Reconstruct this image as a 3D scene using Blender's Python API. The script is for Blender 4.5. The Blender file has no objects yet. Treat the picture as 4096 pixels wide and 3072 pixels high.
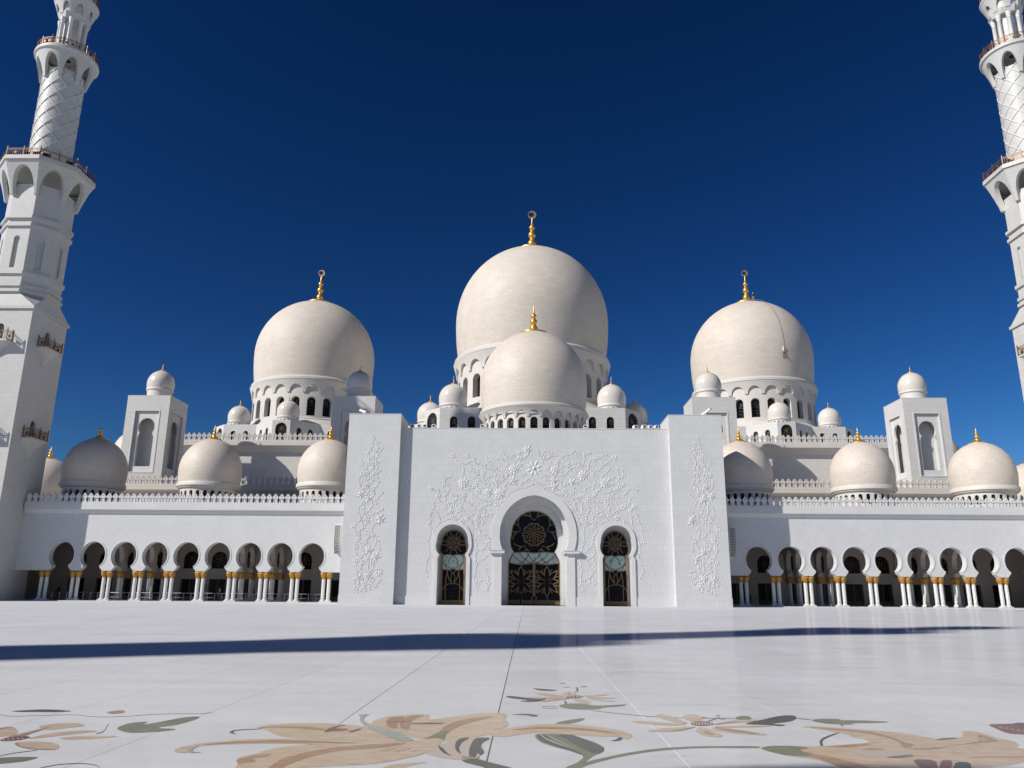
# White marble courtyard with a domed entrance portal, arcades, prayer hall and minarets.
import bpy, bmesh, math, random, json
import numpy as np
from mathutils import Vector, Matrix
random.seed(7)
PI = math.pi
R_ = math.radians
S = bpy.context.scene
COL = S.collection

# ------------------------------------------------------------------ camera
cam_d = bpy.data.cameras.new('camera')
cam = bpy.data.objects.new('camera', cam_d); COL.objects.link(cam)
cam_d.sensor_width = 36.0; cam_d.lens = 36.0 * 3155.0 / 4096.0
cam_d.clip_start = 0.1; cam_d.clip_end = 6000
pit, yaw, rol = R_(14.754), R_(1.187), R_(0.467)
fw = Vector((-math.sin(yaw) * math.cos(pit), math.cos(yaw) * math.cos(pit), math.sin(pit)))
r0 = Vector((math.cos(yaw), math.sin(yaw), 0)); u0 = r0.cross(fw)
rt = r0 * math.cos(rol) + u0 * math.sin(rol); up = u0 * math.cos(rol) - r0 * math.sin(rol)
M = Matrix((rt, up, -fw)).transposed().to_4x4(); M.translation = Vector((-0.867, 0, 1.641))
cam.matrix_world = M
S.camera = cam

# ------------------------------------------------------------------ light
SUN_AZ, SUN_EL = R_(59.0), R_(34.0)          # the sun stands behind the viewer's left shoulder
sdir = Vector((-math.sin(SUN_AZ) * math.cos(SUN_EL), -math.cos(SUN_AZ) * math.cos(SUN_EL), math.sin(SUN_EL)))
W = bpy.data.worlds.new('World'); S.world = W; W.use_nodes = True
nt = W.node_tree; bg = nt.nodes['Background']
sky = nt.nodes.new('ShaderNodeTexSky'); sky.sky_type = 'NISHITA'; sky.sun_disc = False
sky.sun_elevation = SUN_EL
sky.sun_rotation = math.atan2(sdir.x, sdir.y)
sky.altitude = 0; sky.air_density = 1.0; sky.dust_density = 0.0; sky.ozone_density = 6.0
sca = nt.nodes.new('ShaderNodeVectorMath'); sca.operation = 'SCALE'; sca.inputs['Scale'].default_value = 0.4
gam = nt.nodes.new('ShaderNodeGamma'); gam.inputs[1].default_value = 1.72       # the deep polarised blue of the photograph
nt.links.new(sky.outputs[0], sca.inputs[0]); nt.links.new(sca.outputs[0], gam.inputs[0]); hsv = nt.nodes.new('ShaderNodeHueSaturation'); hsv.inputs['Saturation'].default_value = 1.055
nt.links.new(gam.outputs[0], hsv.inputs['Color']); nt.links.new(hsv.outputs[0], bg.inputs[0])
bg.inputs[1].default_value = 0.074
sd = bpy.data.lights.new('sun', 'SUN'); sd.energy = 4.6; sd.angle = R_(0.5); sd.color = (1.0, 0.955, 0.89)
sun = bpy.data.objects.new('sun', sd); COL.objects.link(sun)
sun.rotation_euler = (-sdir).to_track_quat('-Z', 'Y').to_euler()
S.view_settings.view_transform = 'Standard'; S.view_settings.look = 'None'
S.view_settings.exposure = 0.1; S.view_settings.gamma = 1.0
S.view_settings.use_curve_mapping = False
S.cycles.max_bounces = 8; S.cycles.diffuse_bounces = 5; S.cycles.glossy_bounces = 3

# ------------------------------------------------------------------ materials
def mat(name, col, rough=0.6, metal=0.0, spec=0.5):
    m = bpy.data.materials.new(name); m.use_nodes = True
    b = m.node_tree.nodes['Principled BSDF']
    b.inputs['Base Color'].default_value = (*col, 1); b.inputs['Roughness'].default_value = rough
    b.inputs['Metallic'].default_value = metal; b.inputs['Specular IOR Level'].default_value = spec
    return m
def N(m, t, **kw):
    n = m.node_tree.nodes.new(t)
    for k, v in kw.items(): setattr(n, k, v)
    return n
def L(m, a, b): m.node_tree.links.new(a, b)
def val(n, **kw):
    for k, v in kw.items():
        n.inputs[k.replace('_', ' ')].default_value = v
    return n
def stone(name, c1, c2, joint, bw, bh, mortar=0.02, diag=False, rough=0.5, spec=0.35, stain=0.08, bump=0.12, offs=0.5):
    """marble cladding: courses of slabs with fine joints, each slab a little different, and soft weathering"""
    m = mat(name, c1, rough, 0, spec); b = m.node_tree.nodes['Principled BSDF']
    uv = N(m, 'ShaderNodeUVMap'); mp = N(m, 'ShaderNodeMapping')
    if diag: mp.inputs['Rotation'].default_value = (0, 0, PI / 4)
    L(m, uv.outputs[0], mp.inputs[0])
    br = N(m, 'ShaderNodeTexBrick'); br.offset = offs; br.offset_frequency = 2
    val(br, Color1=(*c1, 1), Color2=(*c2, 1), Mortar=(*joint, 1), Scale=1.0, Mortar_Size=mortar, Mortar_Smooth=0.3, Bias=0.0, Brick_Width=bw, Row_Height=bh)
    L(m, mp.outputs[0], br.inputs['Vector'])
    geo = N(m, 'ShaderNodeNewGeometry')
    nz = N(m, 'ShaderNodeTexNoise'); val(nz, Scale=0.35, Detail=5.0, Roughness=0.6); L(m, geo.outputs['Position'], nz.inputs['Vector'])
    nz2 = N(m, 'ShaderNodeTexNoise'); val(nz2, Scale=3.0, Detail=4.0, Roughness=0.65); L(m, geo.outputs['Position'], nz2.inputs['Vector'])
    ad = N(m, 'ShaderNodeMath', operation='ADD'); L(m, nz.outputs[0], ad.inputs[0]); L(m, nz2.outputs[0], ad.inputs[1])
    mr = N(m, 'ShaderNodeMapRange'); val(mr, From_Min=0.6, From_Max=1.4, To_Min=1 - stain, To_Max=1 + stain * 0.6); L(m, ad.outputs[0], mr.inputs[0])
    hs = N(m, 'ShaderNodeMix', data_type='RGBA', blend_type='MULTIPLY'); hs.inputs[0].default_value = 1.0
    L(m, br.outputs[0], hs.inputs[6]); L(m, mr.outputs[0], hs.inputs[7]); L(m, hs.outputs[2], b.inputs['Base Color'])
    bp = N(m, 'ShaderNodeBump'); val(bp, Strength=bump, Distance=0.03); L(m, br.outputs['Fac'], bp.inputs['Height']); bp.invert = True
    L(m, bp.outputs[0], b.inputs['Normal'])
    return m
MT = {}
MT['facade'] = stone('facade_marble', (.62, .62, .615), (.597, .597, .592), (.52, .52, .515), .585, .83)
MT['arcade'] = stone('arcade_marble', (.625, .625, .625), (.60, .60, .60), (.54, .54, .54), .62, .62, .016, True, offs=0.0)
MT['plain'] = stone('plain_marble', (.64, .635, .625), (.62, .615, .605), (.55, .545, .535), 1.6, 1.2, .012)
MT['hall'] = stone('hall_marble', (.62, .595, .57), (.585, .56, .535), (.48, .46, .44), .62, .62, .02, True, offs=0.0)
MT['tower'] = stone('tower_marble', (.62, .61, .59), (.59, .58, .56), (.49, .48, .46), 1.1, .75)
MT['dome'] = stone('dome_marble', (.645, .575, .495), (.60, .535, .46), (.53, .475, .41), 1.0, .46, .018, rough=.55, stain=.12)
MT['gdome'] = stone('great_dome_marble', (.645, .58, .50), (.60, .54, .465), (.54, .485, .42), 1.7, .62, .03, rough=.6, stain=.12)
MT['sdome'] = stone('small_dome_stone', (.64, .60, .545), (.63, .59, .535), (.61, .57, .52), 3.0, 3.0, .004, rough=.22, spec=.5, stain=.06, bump=.02)
MT['trim'] = stone('dome_trim', (.62, .59, .55), (.60, .57, .53), (.51, .485, .45), 1.4, .8, .012)
MT['minaret'] = stone('minaret_marble', (.56, .55, .525), (.53, .52, .495), (.46, .45, .43), .95, .62)
MT['inner'] = stone('shade_darkened_stone', (.45, .40, .36), (.42, .375, .335), (.34, .30, .27), 1.0, .7)  # darker than the front marble: gallery shade is put into this colour
MT['relief'] = mat('relief_marble', (.64, .64, .635), .5, 0, .35)
MT['gold'] = mat('gold_leaf', (.80, .46, .10), .38, .80)
MT['capgold'] = mat('capital_gold', (.50, .265, .06), .5, .6)
MT['bronze'] = mat('bronze_frame', (.24, .155, .08), .5, .25)
MT['lattice'] = mat('window_lattice', (.13, .095, .06), .5, .2)
MT['rail'] = mat('railing_bronze', (.21, .11, .042), .5, .4)
MT['wood'] = mat('door_wood', (.11, .06, .03), .45)
MT['glass'] = mat('dark_glass', (.010, .010, .011), .16, 0, .12)
MT['teal'] = mat('teal_glass', (.40, .52, .49), .25, 0, .3)
MT['black'] = mat('black_housing', (.012, .012, .013), .4)
MT['lens'] = mat('lamp_glass', (.02, .02, .022), .08)
MT['white'] = mat('white_paint', (.75, .75, .73), .4)
MT['grille'] = mat('speaker_grille', (.27, .27, .25), .6)
MT['steel'] = mat('brushed_steel', (.45, .45, .46), .35, .9)
MT['cloth_black'] = mat('black_cloth', (.012, .012, .014), .85)
MT['cloth_navy'] = mat('navy_cloth', (.02, .025, .045), .8)
MT['cloth_white'] = mat('white_cloth', (.62, .61, .58), .8)
MT['cloth_sand'] = mat('sand_cloth', (.35, .27, .19), .8)
MT['cloth_rust'] = mat('rust_cloth', (.30, .11, .04), .8)
MT['skin'] = mat('skin', (.36, .20, .13), .5)
MT['hair'] = mat('hair', (.015, .012, .01), .6)
MT['roof'] = mat('roof_screed', (.42, .41, .39), .8)
MT['rope'] = mat('rope', (.28, .24, .17), .8)
# teal glass gets its faint star blooms, dark glass its small white flecks
def flecks(m, base, fleck, scale, size):
    b = m.node_tree.nodes['Principled BSDF']; g = N(m, 'ShaderNodeNewGeometry')
    v = N(m, 'ShaderNodeTexVoronoi'); val(v, Scale=scale, Randomness=0.9); L(m, g.outputs['Position'], v.inputs['Vector'])
    r = N(m, 'ShaderNodeMapRange'); val(r, From_Min=size, From_Max=size * .6, To_Min=0.0, To_Max=1.0); L(m, v.outputs['Distance'], r.inputs[0])
    x = N(m, 'ShaderNodeMix', data_type='RGBA'); x.inputs[6].default_value = (*base, 1); x.inputs[7].default_value = (*fleck, 1)
    L(m, r.outputs[0], x.inputs[0]); L(m, x.outputs[2], b.inputs['Base Color'])
flecks(MT['glass'], (.008, .009, .012), (.13, .14, .15), 4.2, .16)
flecks(MT['teal'], (.40, .52, .49), (.20, .36, .35), 1.6, .30)
# chiselled gold capitals
b = MT['capgold'].node_tree.nodes['Principled BSDF']
g = N(MT['capgold'], 'ShaderNodeTexCoord'); n = N(MT['capgold'], 'ShaderNodeTexNoise'); val(n, Scale=9.0, Detail=3.0)
L(MT['capgold'], g.outputs['Object'], n.inputs['Vector']); bp = N(MT['capgold'], 'ShaderNodeBump'); val(bp, Strength=.7, Distance=.06)
L(MT['capgold'], n.outputs[0], bp.inputs['Height']); L(MT['capgold'], bp.outputs[0], b.inputs['Normal'])
# column marble with small inlaid blossoms climbing the lower two thirds
def column_mat():
    m = mat('inlaid_column_marble', (.66, .66, .64), .35, 0, .4); b = m.node_tree.nodes['Principled BSDF']
    uv = N(m, 'ShaderNodeUVMap'); mp = N(m, 'ShaderNodeMapping'); mp.inputs['Scale'].default_value = (1.0, 1.0, 1)
    L(m, uv.outputs[0], mp.inputs[0])
    v = N(m, 'ShaderNodeTexVoronoi'); val(v, Scale=6.2, Randomness=.75); L(m, mp.outputs[0], v.inputs['Vector'])
    r = N(m, 'ShaderNodeMapRange'); val(r, From_Min=.36, From_Max=.22, To_Min=0.0, To_Max=.95); L(m, v.outputs['Distance'], r.inputs[0])
    tc = N(m, 'ShaderNodeTexCoord'); sx = N(m, 'ShaderNodeSeparateXYZ'); L(m, tc.outputs['Object'], sx.inputs[0])
    h = N(m, 'ShaderNodeMapRange'); val(h, From_Min=2.45, From_Max=1.9, To_Min=0.0, To_Max=1.0); L(m, sx.outputs[2], h.inputs[0])
    mu = N(m, 'ShaderNodeMath', operation='MULTIPLY'); L(m, r.outputs[0], mu.inputs[0]); L(m, h.outputs[0], mu.inputs[1])
    x = N(m, 'ShaderNodeMix', data_type='RGBA'); x.inputs[6].default_value = (.66, .66, .64, 1); x.inputs[7].default_value = (.10, .085, .075, 1)
    L(m, mu.outputs[0], x.inputs[0]); L(m, x.outputs[2], b.inputs['Base Color'])
    return m
MT['column'] = column_mat()
def floor_mat():
    m = bpy.data.materials.new('courtyard_marble'); m.use_nodes = True; t = m.node_tree
    t.nodes.remove(t.nodes['Principled BSDF']); out = t.nodes['Material Output']
    g = N(m, 'ShaderNodeNewGeometry'); sx = N(m, 'ShaderNodeSeparateXYZ'); L(m, g.outputs['Position'], sx.inputs[0])
    def math_(op, a, b=None, clamp=False):
        n = N(m, 'ShaderNodeMath', operation=op); n.use_clamp = clamp
        for i, q in enumerate((a, b)):
            if q is None: continue
            if isinstance(q, (int, float)): n.inputs[i].default_value = q
            else: L(m, q, n.inputs[i])
        return n.outputs[0]
    def rng(s, a, b, c=0.0, d=1.0):
        n = N(m, 'ShaderNodeMapRange'); val(n, From_Min=a, From_Max=b, To_Min=c, To_Max=d); L(m, s, n.inputs[0]); return n.outputs[0]
    def noise(scale, det=4, stretch=None):
        n = N(m, 'ShaderNodeTexNoise'); val(n, Scale=scale, Detail=det, Roughness=.6)
        if stretch:
            mp = N(m, 'ShaderNodeMapping'); mp.inputs['Scale'].default_value = stretch; L(m, g.outputs['Position'], mp.inputs[0]); L(m, mp.outputs[0], n.inputs['Vector'])
        else: L(m, g.outputs['Position'], n.inputs['Vector'])
        return n.outputs[0]
    X, Y = sx.outputs[0], sx.outputs[1]
    # slab joints every 1.985 m across, every 3.97 m along
    fx = math_('ABSOLUTE', math_('SUBTRACT', math_('FRACT', math_('DIVIDE', math_('ADD', X, 500 * 1.985 - 0.72 + .9925), 1.985)), .5))
    jx = rng(fx, .0055, .0035)
    fy = math_('ABSOLUTE', math_('SUBTRACT', math_('FRACT', math_('DIVIDE', math_('ADD', Y, 797.2), 3.97)), .5))
    jy = math_('MULTIPLY', rng(fy, .0018, .0009), .55)
    right = rng(X, -.4, -.2)                                    # older dark joints on one side, fresh white grout on the other
    rough_side = math_('MULTIPLY', rng(X, -1.24, -1.30), rng(math_('ADD', Y, math_('MULTIPLY', noise(.3), 1.2)), 14.2, 14.6))
    n1 = noise(.25, 5); n2 = noise(2.2, 5); n3 = noise(.6, 4, (.25, 1.4, 1))
    shade = math_('ADD', math_('ADD', rng(n1, .3, .7, -.05, .05), rng(n2, .3, .7, -.03, .03)), rng(n3, .3, .7, -.05, .05))
    sl = N(m, 'ShaderNodeTexWhiteNoise', noise_dimensions='2D'); cv = N(m, 'ShaderNodeCombineXYZ')
    L(m, math_('FLOOR', math_('DIVIDE', math_('ADD', X, 500 * 1.985 - 0.72), 1.985)), cv.inputs[0]); L(m, math_('FLOOR', math_('DIVIDE', math_('ADD', Y, 797.2 - 1.985), 3.97)), cv.inputs[1])
    L(m, cv.outputs[0], sl.inputs['Vector']); shade = math_('ADD', shade, math_('MULTIPLY', math_('SUBTRACT', sl.outputs['Value'], .5), .055))
    vein = noise(.9, 8, (1.0, .55, 1)); shade = math_('SUBTRACT', shade, math_('MULTIPLY', rng(math_('ABSOLUTE', math_('SUBTRACT', vein, .5)), .012, 0.0), .05))
    spk = noise(14, 2); shade = math_('SUBTRACT', shade, math_('MULTIPLY', rng(spk, .68, .76), .12))
    patch = math_('MULTIPLY', rng(noise(.55, 3, (.5, 2.2, 1)), .56, .66), right)
    mixc = N(m, 'ShaderNodeMix', data_type='RGBA'); mixc.inputs[6].default_value = (.60, .61, .625, 1); mixc.inputs[7].default_value = (.52, .535, .565, 1)
    L(m, math_('MULTIPLY', patch, .8), mixc.inputs[0])
    sc = N(m, 'ShaderNodeVectorMath', operation='SCALE'); L(m, mixc.outputs[2], sc.inputs[0]); L(m, math_('ADD', 1.0, shade), sc.inputs['Scale'])
    jc = N(m, 'ShaderNodeMix', data_type='RGBA'); jc.inputs[6].default_value = (.09, .08, .07, 1); jc.inputs[7].default_value = (.9, .9, .89, 1); L(m, right, jc.inputs[0])
    f1 = N(m, 'ShaderNodeMix', data_type='RGBA'); L(m, math_('MULTIPLY', jx, math_('ADD', .35, math_('MULTIPLY', .5, math_('MULTIPLY', rng(X, -4.2, -2.6), rng(X, 1.5, -.3))))), f1.inputs[0]); L(m, sc.outputs[0], f1.inputs[6]); L(m, jc.outputs[2], f1.inputs[7])
    f2 = N(m, 'ShaderNodeMix', data_type='RGBA'); L(m, math_('MULTIPLY', jy, .35), f2.inputs[0]); L(m, f1.outputs[2], f2.inputs[6]); f2.inputs[7].default_value = (.6, .6, .6, 1)
    df = N(m, 'ShaderNodeBsdfDiffuse'); L(m, f2.outputs[2], df.inputs[0])
    gl = N(m, 'ShaderNodeBsdfGlossy'); gl.inputs['Color'].default_value = (.92, .93, .95, 1)
    L(m, math_('ADD', math_('ADD', .07, math_('MULTIPLY', rough_side, .25)), rng(n2, .3, .7, 0, .05)), gl.inputs['Roughness'])
    lw = N(m, 'ShaderNodeLayerWeight'); lw.inputs[0].default_value = .5
    pol = math_('MULTIPLY', rng(math_('SUBTRACT', Y, math_('MULTIPLY', rng(X, 40, 78, 101, 66), 1.0)), -.6, .6), rng(X, 39, 41))   # freshly polished strip along the right arcade
    fac = math_('MULTIPLY', rng(lw.outputs['Facing'], .55, .99, .03, .10), math_('SUBTRACT', 1.0, math_('MULTIPLY', rng(X, -.2, -1.6), .6)))
    fac = math_('ADD', fac, math_('MULTIPLY', pol, .22))
    mx = N(m, 'ShaderNodeMixShader'); L(m, fac, mx.inputs[0]); L(m, df.outputs[0], mx.inputs[1]); L(m, gl.outputs[0], mx.inputs[2])
    bp = N(m, 'ShaderNodeBump'); val(bp, Strength=.5, Distance=.004)
    L(m, math_('MULTIPLY', noise(26, 3), rough_side), bp.inputs['Height']); L(m, bp.outputs[0], df.inputs['Normal'])
    L(m, mx.outputs[0], out.inputs[0])
    return m
MT['floor'] = floor_mat()
def inlay_mat(name, c, c2):
    m = mat(name, c, .3, 0, .35); b = m.node_tree.nodes['Principled BSDF']; g = N(m, 'ShaderNodeNewGeometry')
    mp = N(m, 'ShaderNodeMapping'); mp.inputs['Scale'].default_value = (.7, 3.2, 1); mp.inputs['Rotation'].default_value = (0, 0, .25); L(m, g.outputs['Position'], mp.inputs[0])
    n = N(m, 'ShaderNodeTexNoise'); val(n, Scale=5.0, Detail=7.0, Roughness=.7, Distortion=.6); L(m, mp.outputs[0], n.inputs['Vector'])
    r = N(m, 'ShaderNodeMapRange'); val(r, From_Min=.42, From_Max=.62); L(m, n.outputs[0], r.inputs[0])
    x = N(m, 'ShaderNodeMix', data_type='RGBA'); x.inputs[6].default_value = (*c, 1); x.inputs[7].default_value = (*c2, 1)
    L(m, r.outputs[0], x.inputs[0]); L(m, x.outputs[2], b.inputs['Base Color'])
    return m
INL = {'cream': ((.62, .50, .37), (.50, .355, .215)), 'brown': ((.36, .205, .105), (.47, .31, .18)), 'olive': ((.16, .17, .095), (.25, .26, .17)),
       'deep': ((.075, .09, .07), (.115, .13, .10)), 'dark': ((.055, .06, .048), (.085, .09, .07)), 'maroon': ((.17, .075, .06), (.23, .12, .10)),
       'pink': ((.52, .44, .39), (.56, .45, .36)), 'sage': ((.33, .35, .29), (.44, .46, .40)), 'slate': ((.075, .08, .09), (.13, .135, .14)),
       'white': ((.50, .50, .48), (.45, .45, .42)), 'purple': ((.12, .075, .085), (.17, .10, .11))}
for k, (c, c2) in INL.items(): MT['inl_' + k] = inlay_mat(k + '_inlay', c, c2)
# ------------------------------------------------------------------ mesh tools
def curve_fill(loops, th):
    """filled outline with holes, th thick; returns verts (x, depth, z), faces"""
    cu = bpy.data.curves.new('c', 'CURVE'); cu.dimensions = '2D'; cu.fill_mode = 'BOTH'; cu.extrude = th / 2
    for lp in loops:
        sp = cu.splines.new('POLY'); sp.points.add(len(lp) - 1)
        for p, q in zip(sp.points, lp): p.co = (q[0], q[1], 0, 1)
        sp.use_cyclic_u = True
    o = bpy.data.objects.new('c', cu)
    me = bpy.data.meshes.new_from_object(o)
    v = [(a.co.x, -a.co.z, a.co.y) for a in me.vertices]; f = [tuple(p.vertices) for p in me.polygons]
    bpy.data.objects.remove(o); bpy.data.curves.remove(cu); bpy.data.meshes.remove(me)
    return v, f
class G:
    def __init__(s): s.v = []; s.f = []; s.m = []; s.uv = {}
    def add(s, v, f, m=0, uv=None, T=None):
        k = len(s.v)
        if T is not None: v = [tuple(T @ Vector(p)) for p in v]
        s.v += [tuple(p) for p in v]
        for i, q in enumerate(f):
            if uv: s.uv[len(s.f)] = uv[i]
            s.f.append(tuple(k + j for j in q)); s.m.append(m)
        return s
    def box(s, x0, x1, y0, y1, z0, z1, m=0, T=None):
        x0, x1 = min(x0, x1), max(x0, x1); y0, y1 = min(y0, y1), max(y0, y1)
        v = [(x, y, z) for z in (z0, z1) for y in (y0, y1) for x in (x0, x1)]
        return s.add(v, [(0, 2, 3, 1), (4, 5, 7, 6), (0, 1, 5, 4), (1, 3, 7, 5), (3, 2, 6, 7), (2, 0, 4, 6)], m, None, T)
    def plate(s, loops, y0, y1, m=0, T=None):
        v, f = curve_fill(loops, y1 - y0); c = (y0 + y1) / 2
        return s.add([(x, y + c, z) for x, y, z in v], f, m, None, T)
    def prism_x(s, pr, x0, x1, m=0, T=None):
        n = len(pr); v = [(x0, y, z) for y, z in pr] + [(x1, y, z) for y, z in pr]
        f = [(i, (i + 1) % n, n + (i + 1) % n, n + i) for i in range(n)] + [tuple(range(n - 1, -1, -1)), tuple(range(n, 2 * n))]
        return s.add(v, f, m, None, T)
    def prism_z(s, pl, z0, z1, m=0, T=None):
        n = len(pl); v = [(x, y, z0) for x, y in pl] + [(x, y, z1) for x, y in pl]
        f = [(i, (i + 1) % n, n + (i + 1) % n, n + i) for i in range(n)] + [tuple(range(n - 1, -1, -1)), tuple(range(n, 2 * n))]
        return s.add(v, f, m, None, T)
    def lathe(s, pr, n=48, c=(0, 0, 0), m=0, uR=None, mod=None, rot=0.0):
        v = []; f = []; uv = []; k = len(pr); arc = [0]
        for i in range(1, k): arc.append(arc[-1] + math.hypot(pr[i][0] - pr[i - 1][0], pr[i][1] - pr[i - 1][1]))
        uR = uR or max(r for r, z in pr)
        for i, (r, z) in enumerate(pr):
            for j in range(n):
                a = 2 * PI * j / n + rot; q = r * (mod(a, i) if mod else 1)
                v.append((c[0] + q * math.cos(a), c[1] + q * math.sin(a), c[2] + z))
        for i in range(k - 1):
            for j in range(n):
                j2 = (j + 1) % n; u = 2 * PI * uR / n
                f.append((i * n + j, i * n + j2, (i + 1) * n + j2, (i + 1) * n + j))
                uv.append([(j * u, arc[i]), ((j + 1) * u, arc[i]), ((j + 1) * u, arc[i + 1]), (j * u, arc[i + 1])])
        s.add(v, f, m, uv)
        return s
    def tube(s, pts, r, n=6, m=0, flat=1.0, cap=True):
        P = [Vector(p) for p in pts]; v = []; f = []
        for i, p in enumerate(P):
            d = (P[min(i + 1, len(P) - 1)] - P[max(i - 1, 0)]).normalized()
            a = d.cross(Vector((0, 0, 1))) if abs(d.z) < .95 else d.cross(Vector((0, 1, 0)))
            a.normalize(); b2 = d.cross(a); rr = r[i] if isinstance(r, (list, tuple)) else r
            for j in range(n):
                t = 2 * PI * j / n; v.append(tuple(p + a * rr * math.cos(t) + b2 * rr * math.sin(t) * flat))
        for i in range(len(P) - 1):
            for j in range(n):
                j2 = (j + 1) % n; f.append((i * n + j, i * n + j2, (i + 1) * n + j2, (i + 1) * n + j))
        if cap: f += [tuple(range(n - 1, -1, -1)), tuple(range((len(P) - 1) * n, len(P) * n))]
        return s.add(v, f, m)
    def bar(s, pts, w, y0, y1, m=0, T=None):
        """flat bar following a polyline in the x-z plane"""
        n = len(pts); v = []; f = []
        for i, p in enumerate(pts):
            a = pts[max(i - 1, 0)]; b2 = pts[min(i + 1, n - 1)]; dx, dz = b2[0] - a[0], b2[1] - a[1]; l = math.hypot(dx, dz) or 1
            nx, nz = -dz / l * w / 2, dx / l * w / 2
            v += [(p[0] + nx, y0, p[1] + nz), (p[0] - nx, y0, p[1] - nz), (p[0] - nx, y1, p[1] - nz), (p[0] + nx, y1, p[1] + nz)]
        for i in range(n - 1):
            for j in range(4): f.append((i * 4 + j, i * 4 + (j + 1) % 4, i * 4 + 4 + (j + 1) % 4, i * 4 + 4 + j))
        return s.add(v, f, m, None, T)
    def build(s, name, mats, smooth=None):
        me = bpy.data.meshes.new(name); me.from_pydata(s.v, [], s.f)
        for q in (mats if isinstance(mats, (list, tuple)) else [mats]): me.materials.append(MT[q])
        nf = len(s.f)
        me.polygons.foreach_set('material_index', s.m)
        uvl = me.uv_layers.new(name='UVMap'); nl = len(me.loops)
        vi = np.empty(nl, np.int32); me.loops.foreach_get('vertex_index', vi)
        co = np.empty(len(s.v) * 3, np.float32); me.vertices.foreach_get('co', co); co = co.reshape(-1, 3)
        nr = np.empty(nf * 3, np.float32); me.polygons.foreach_get('normal', nr); nr = nr.reshape(-1, 3)
        lt = np.empty(nf, np.int32); me.polygons.foreach_get('loop_total', lt); ls = np.empty(nf, np.int32); me.polygons.foreach_get('loop_start', ls)
        n = np.repeat(nr, lt, axis=0); c = co[vi]; h = np.hypot(n[:, 0], n[:, 1]) + 1e-9
        flat = np.abs(n[:, 2]) > .8
        u = np.where(flat, c[:, 0], c[:, 0] * (-n[:, 1] / h) + c[:, 1] * (n[:, 0] / h)); w = np.where(flat, c[:, 1], c[:, 2])
        uv = np.stack([u, w], 1).astype(np.float32)
        for fi, q in s.uv.items(): uv[ls[fi]:ls[fi] + lt[fi]] = q
        uvl.data.foreach_set('uv', uv.ravel())
        if smooth is not None:
            me.polygons.foreach_set('use_smooth', [True] * nf); me.set_sharp_from_angle(angle=R_(smooth))
        me.update()
        return me
WP = {}
def root(name, loc, label=None, cat=None, group=None):
    o = bpy.data.objects.new(name, None); o.empty_display_size = .5; o.location = loc; COL.objects.link(o); WP[o] = Vector(loc)
    if label: tag(o, label, cat, group)
    return o
def tag(o, label, cat, group=None):
    o['label'] = label; o['category'] = cat
    if group: o['group'] = group
    return o
def ob(name, me, parent=None, at=(0, 0, 0), rz=0.0):
    o = bpy.data.objects.new(name, me); COL.objects.link(o); at = Vector(at); WP[o] = at
    if parent is not None:
        o.parent = parent; o.location = at - WP[parent]
    else: o.location = at
    o.rotation_euler = (0, 0, rz)
    return o

# ------------------------------------------------------------------ outlines
def arc_pts(cx, cz, r, a0, a1, n):
    return [(cx + r * math.cos(a0 + (a1 - a0) * i / n), cz + r * math.sin(a0 + (a1 - a0) * i / n)) for i in range(n + 1)]
def horseshoe(cx, zc, r, apex, neck_w, neck_z, n=14):
    """pointed horseshoe from the left neck, over the top, to the right neck"""
    L_ = []
    a_n = math.asin(max(-1, (neck_z - zc) / r)); ah = apex - zc; c = max(0.0, (ah * ah - r * r) / (2 * r))
    m = max(3, n // 3)
    for i in range(m):                                         # the part below the widest level, drawn in to the neck
        a = a_n * (1 - i / m); k = i / m
        L_.append((r * math.cos(a) + (neck_w - r * math.cos(a_n)) * (1 - k), zc + r * math.sin(a)))
    ae = math.atan2(ah, c)
    for i in range(n + 1):                                     # two arcs meeting in a point
        a = ae * i / n; L_.append(((r + c) * math.cos(a) - c, zc + (r + c) * math.sin(a)))
    left = [(cx - x, z) for x, z in L_]; right = [(cx + x, z) for x, z in L_[:-1]][::-1]
    return left + right
def keyhole(cx, z0, jw, zj, zc, r, apex, nw, nz, steps=0):
    """opening: jambs up to zj, shoulder to the neck, then the pointed horseshoe"""
    hs = horseshoe(cx, zc, r, apex, nw, nz)
    lo = [(cx - jw, z0), (cx - jw, zj)]; hi = [(cx + jw, zj), (cx + jw, z0)]
    if steps:
        for i in range(1, steps):
            t = i / steps; xx = jw + (nw - jw) * t; x_p = jw + (nw - jw) * (t - .5 / steps); zz = zj + (nz - zj) * t; zp = zj + (nz - zj) * (t - .5 / steps)
            lo += [(cx - x_p, zp - .0), (cx - x_p, zz)]; hi = [(cx + x_p, zz), (cx + x_p, zp)] + hi
    return lo + hs + hi
def round_arch(cx, z0, w, zs, n=12, k=1.0):
    return [(cx - w, z0)] + [(cx - w * math.cos(PI * i / n), zs + w * k * math.sin(PI * i / n)) for i in range(n + 1)] + [(cx + w, z0)]
def rect(x0, x1, z0, z1): return [(x0, z0), (x1, z0), (x1, z1), (x0, z1)]
def RZ(a, loc=(0, 0, 0)): return Matrix.Translation(loc) @ Matrix.Rotation(a, 4, 'Z')

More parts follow.
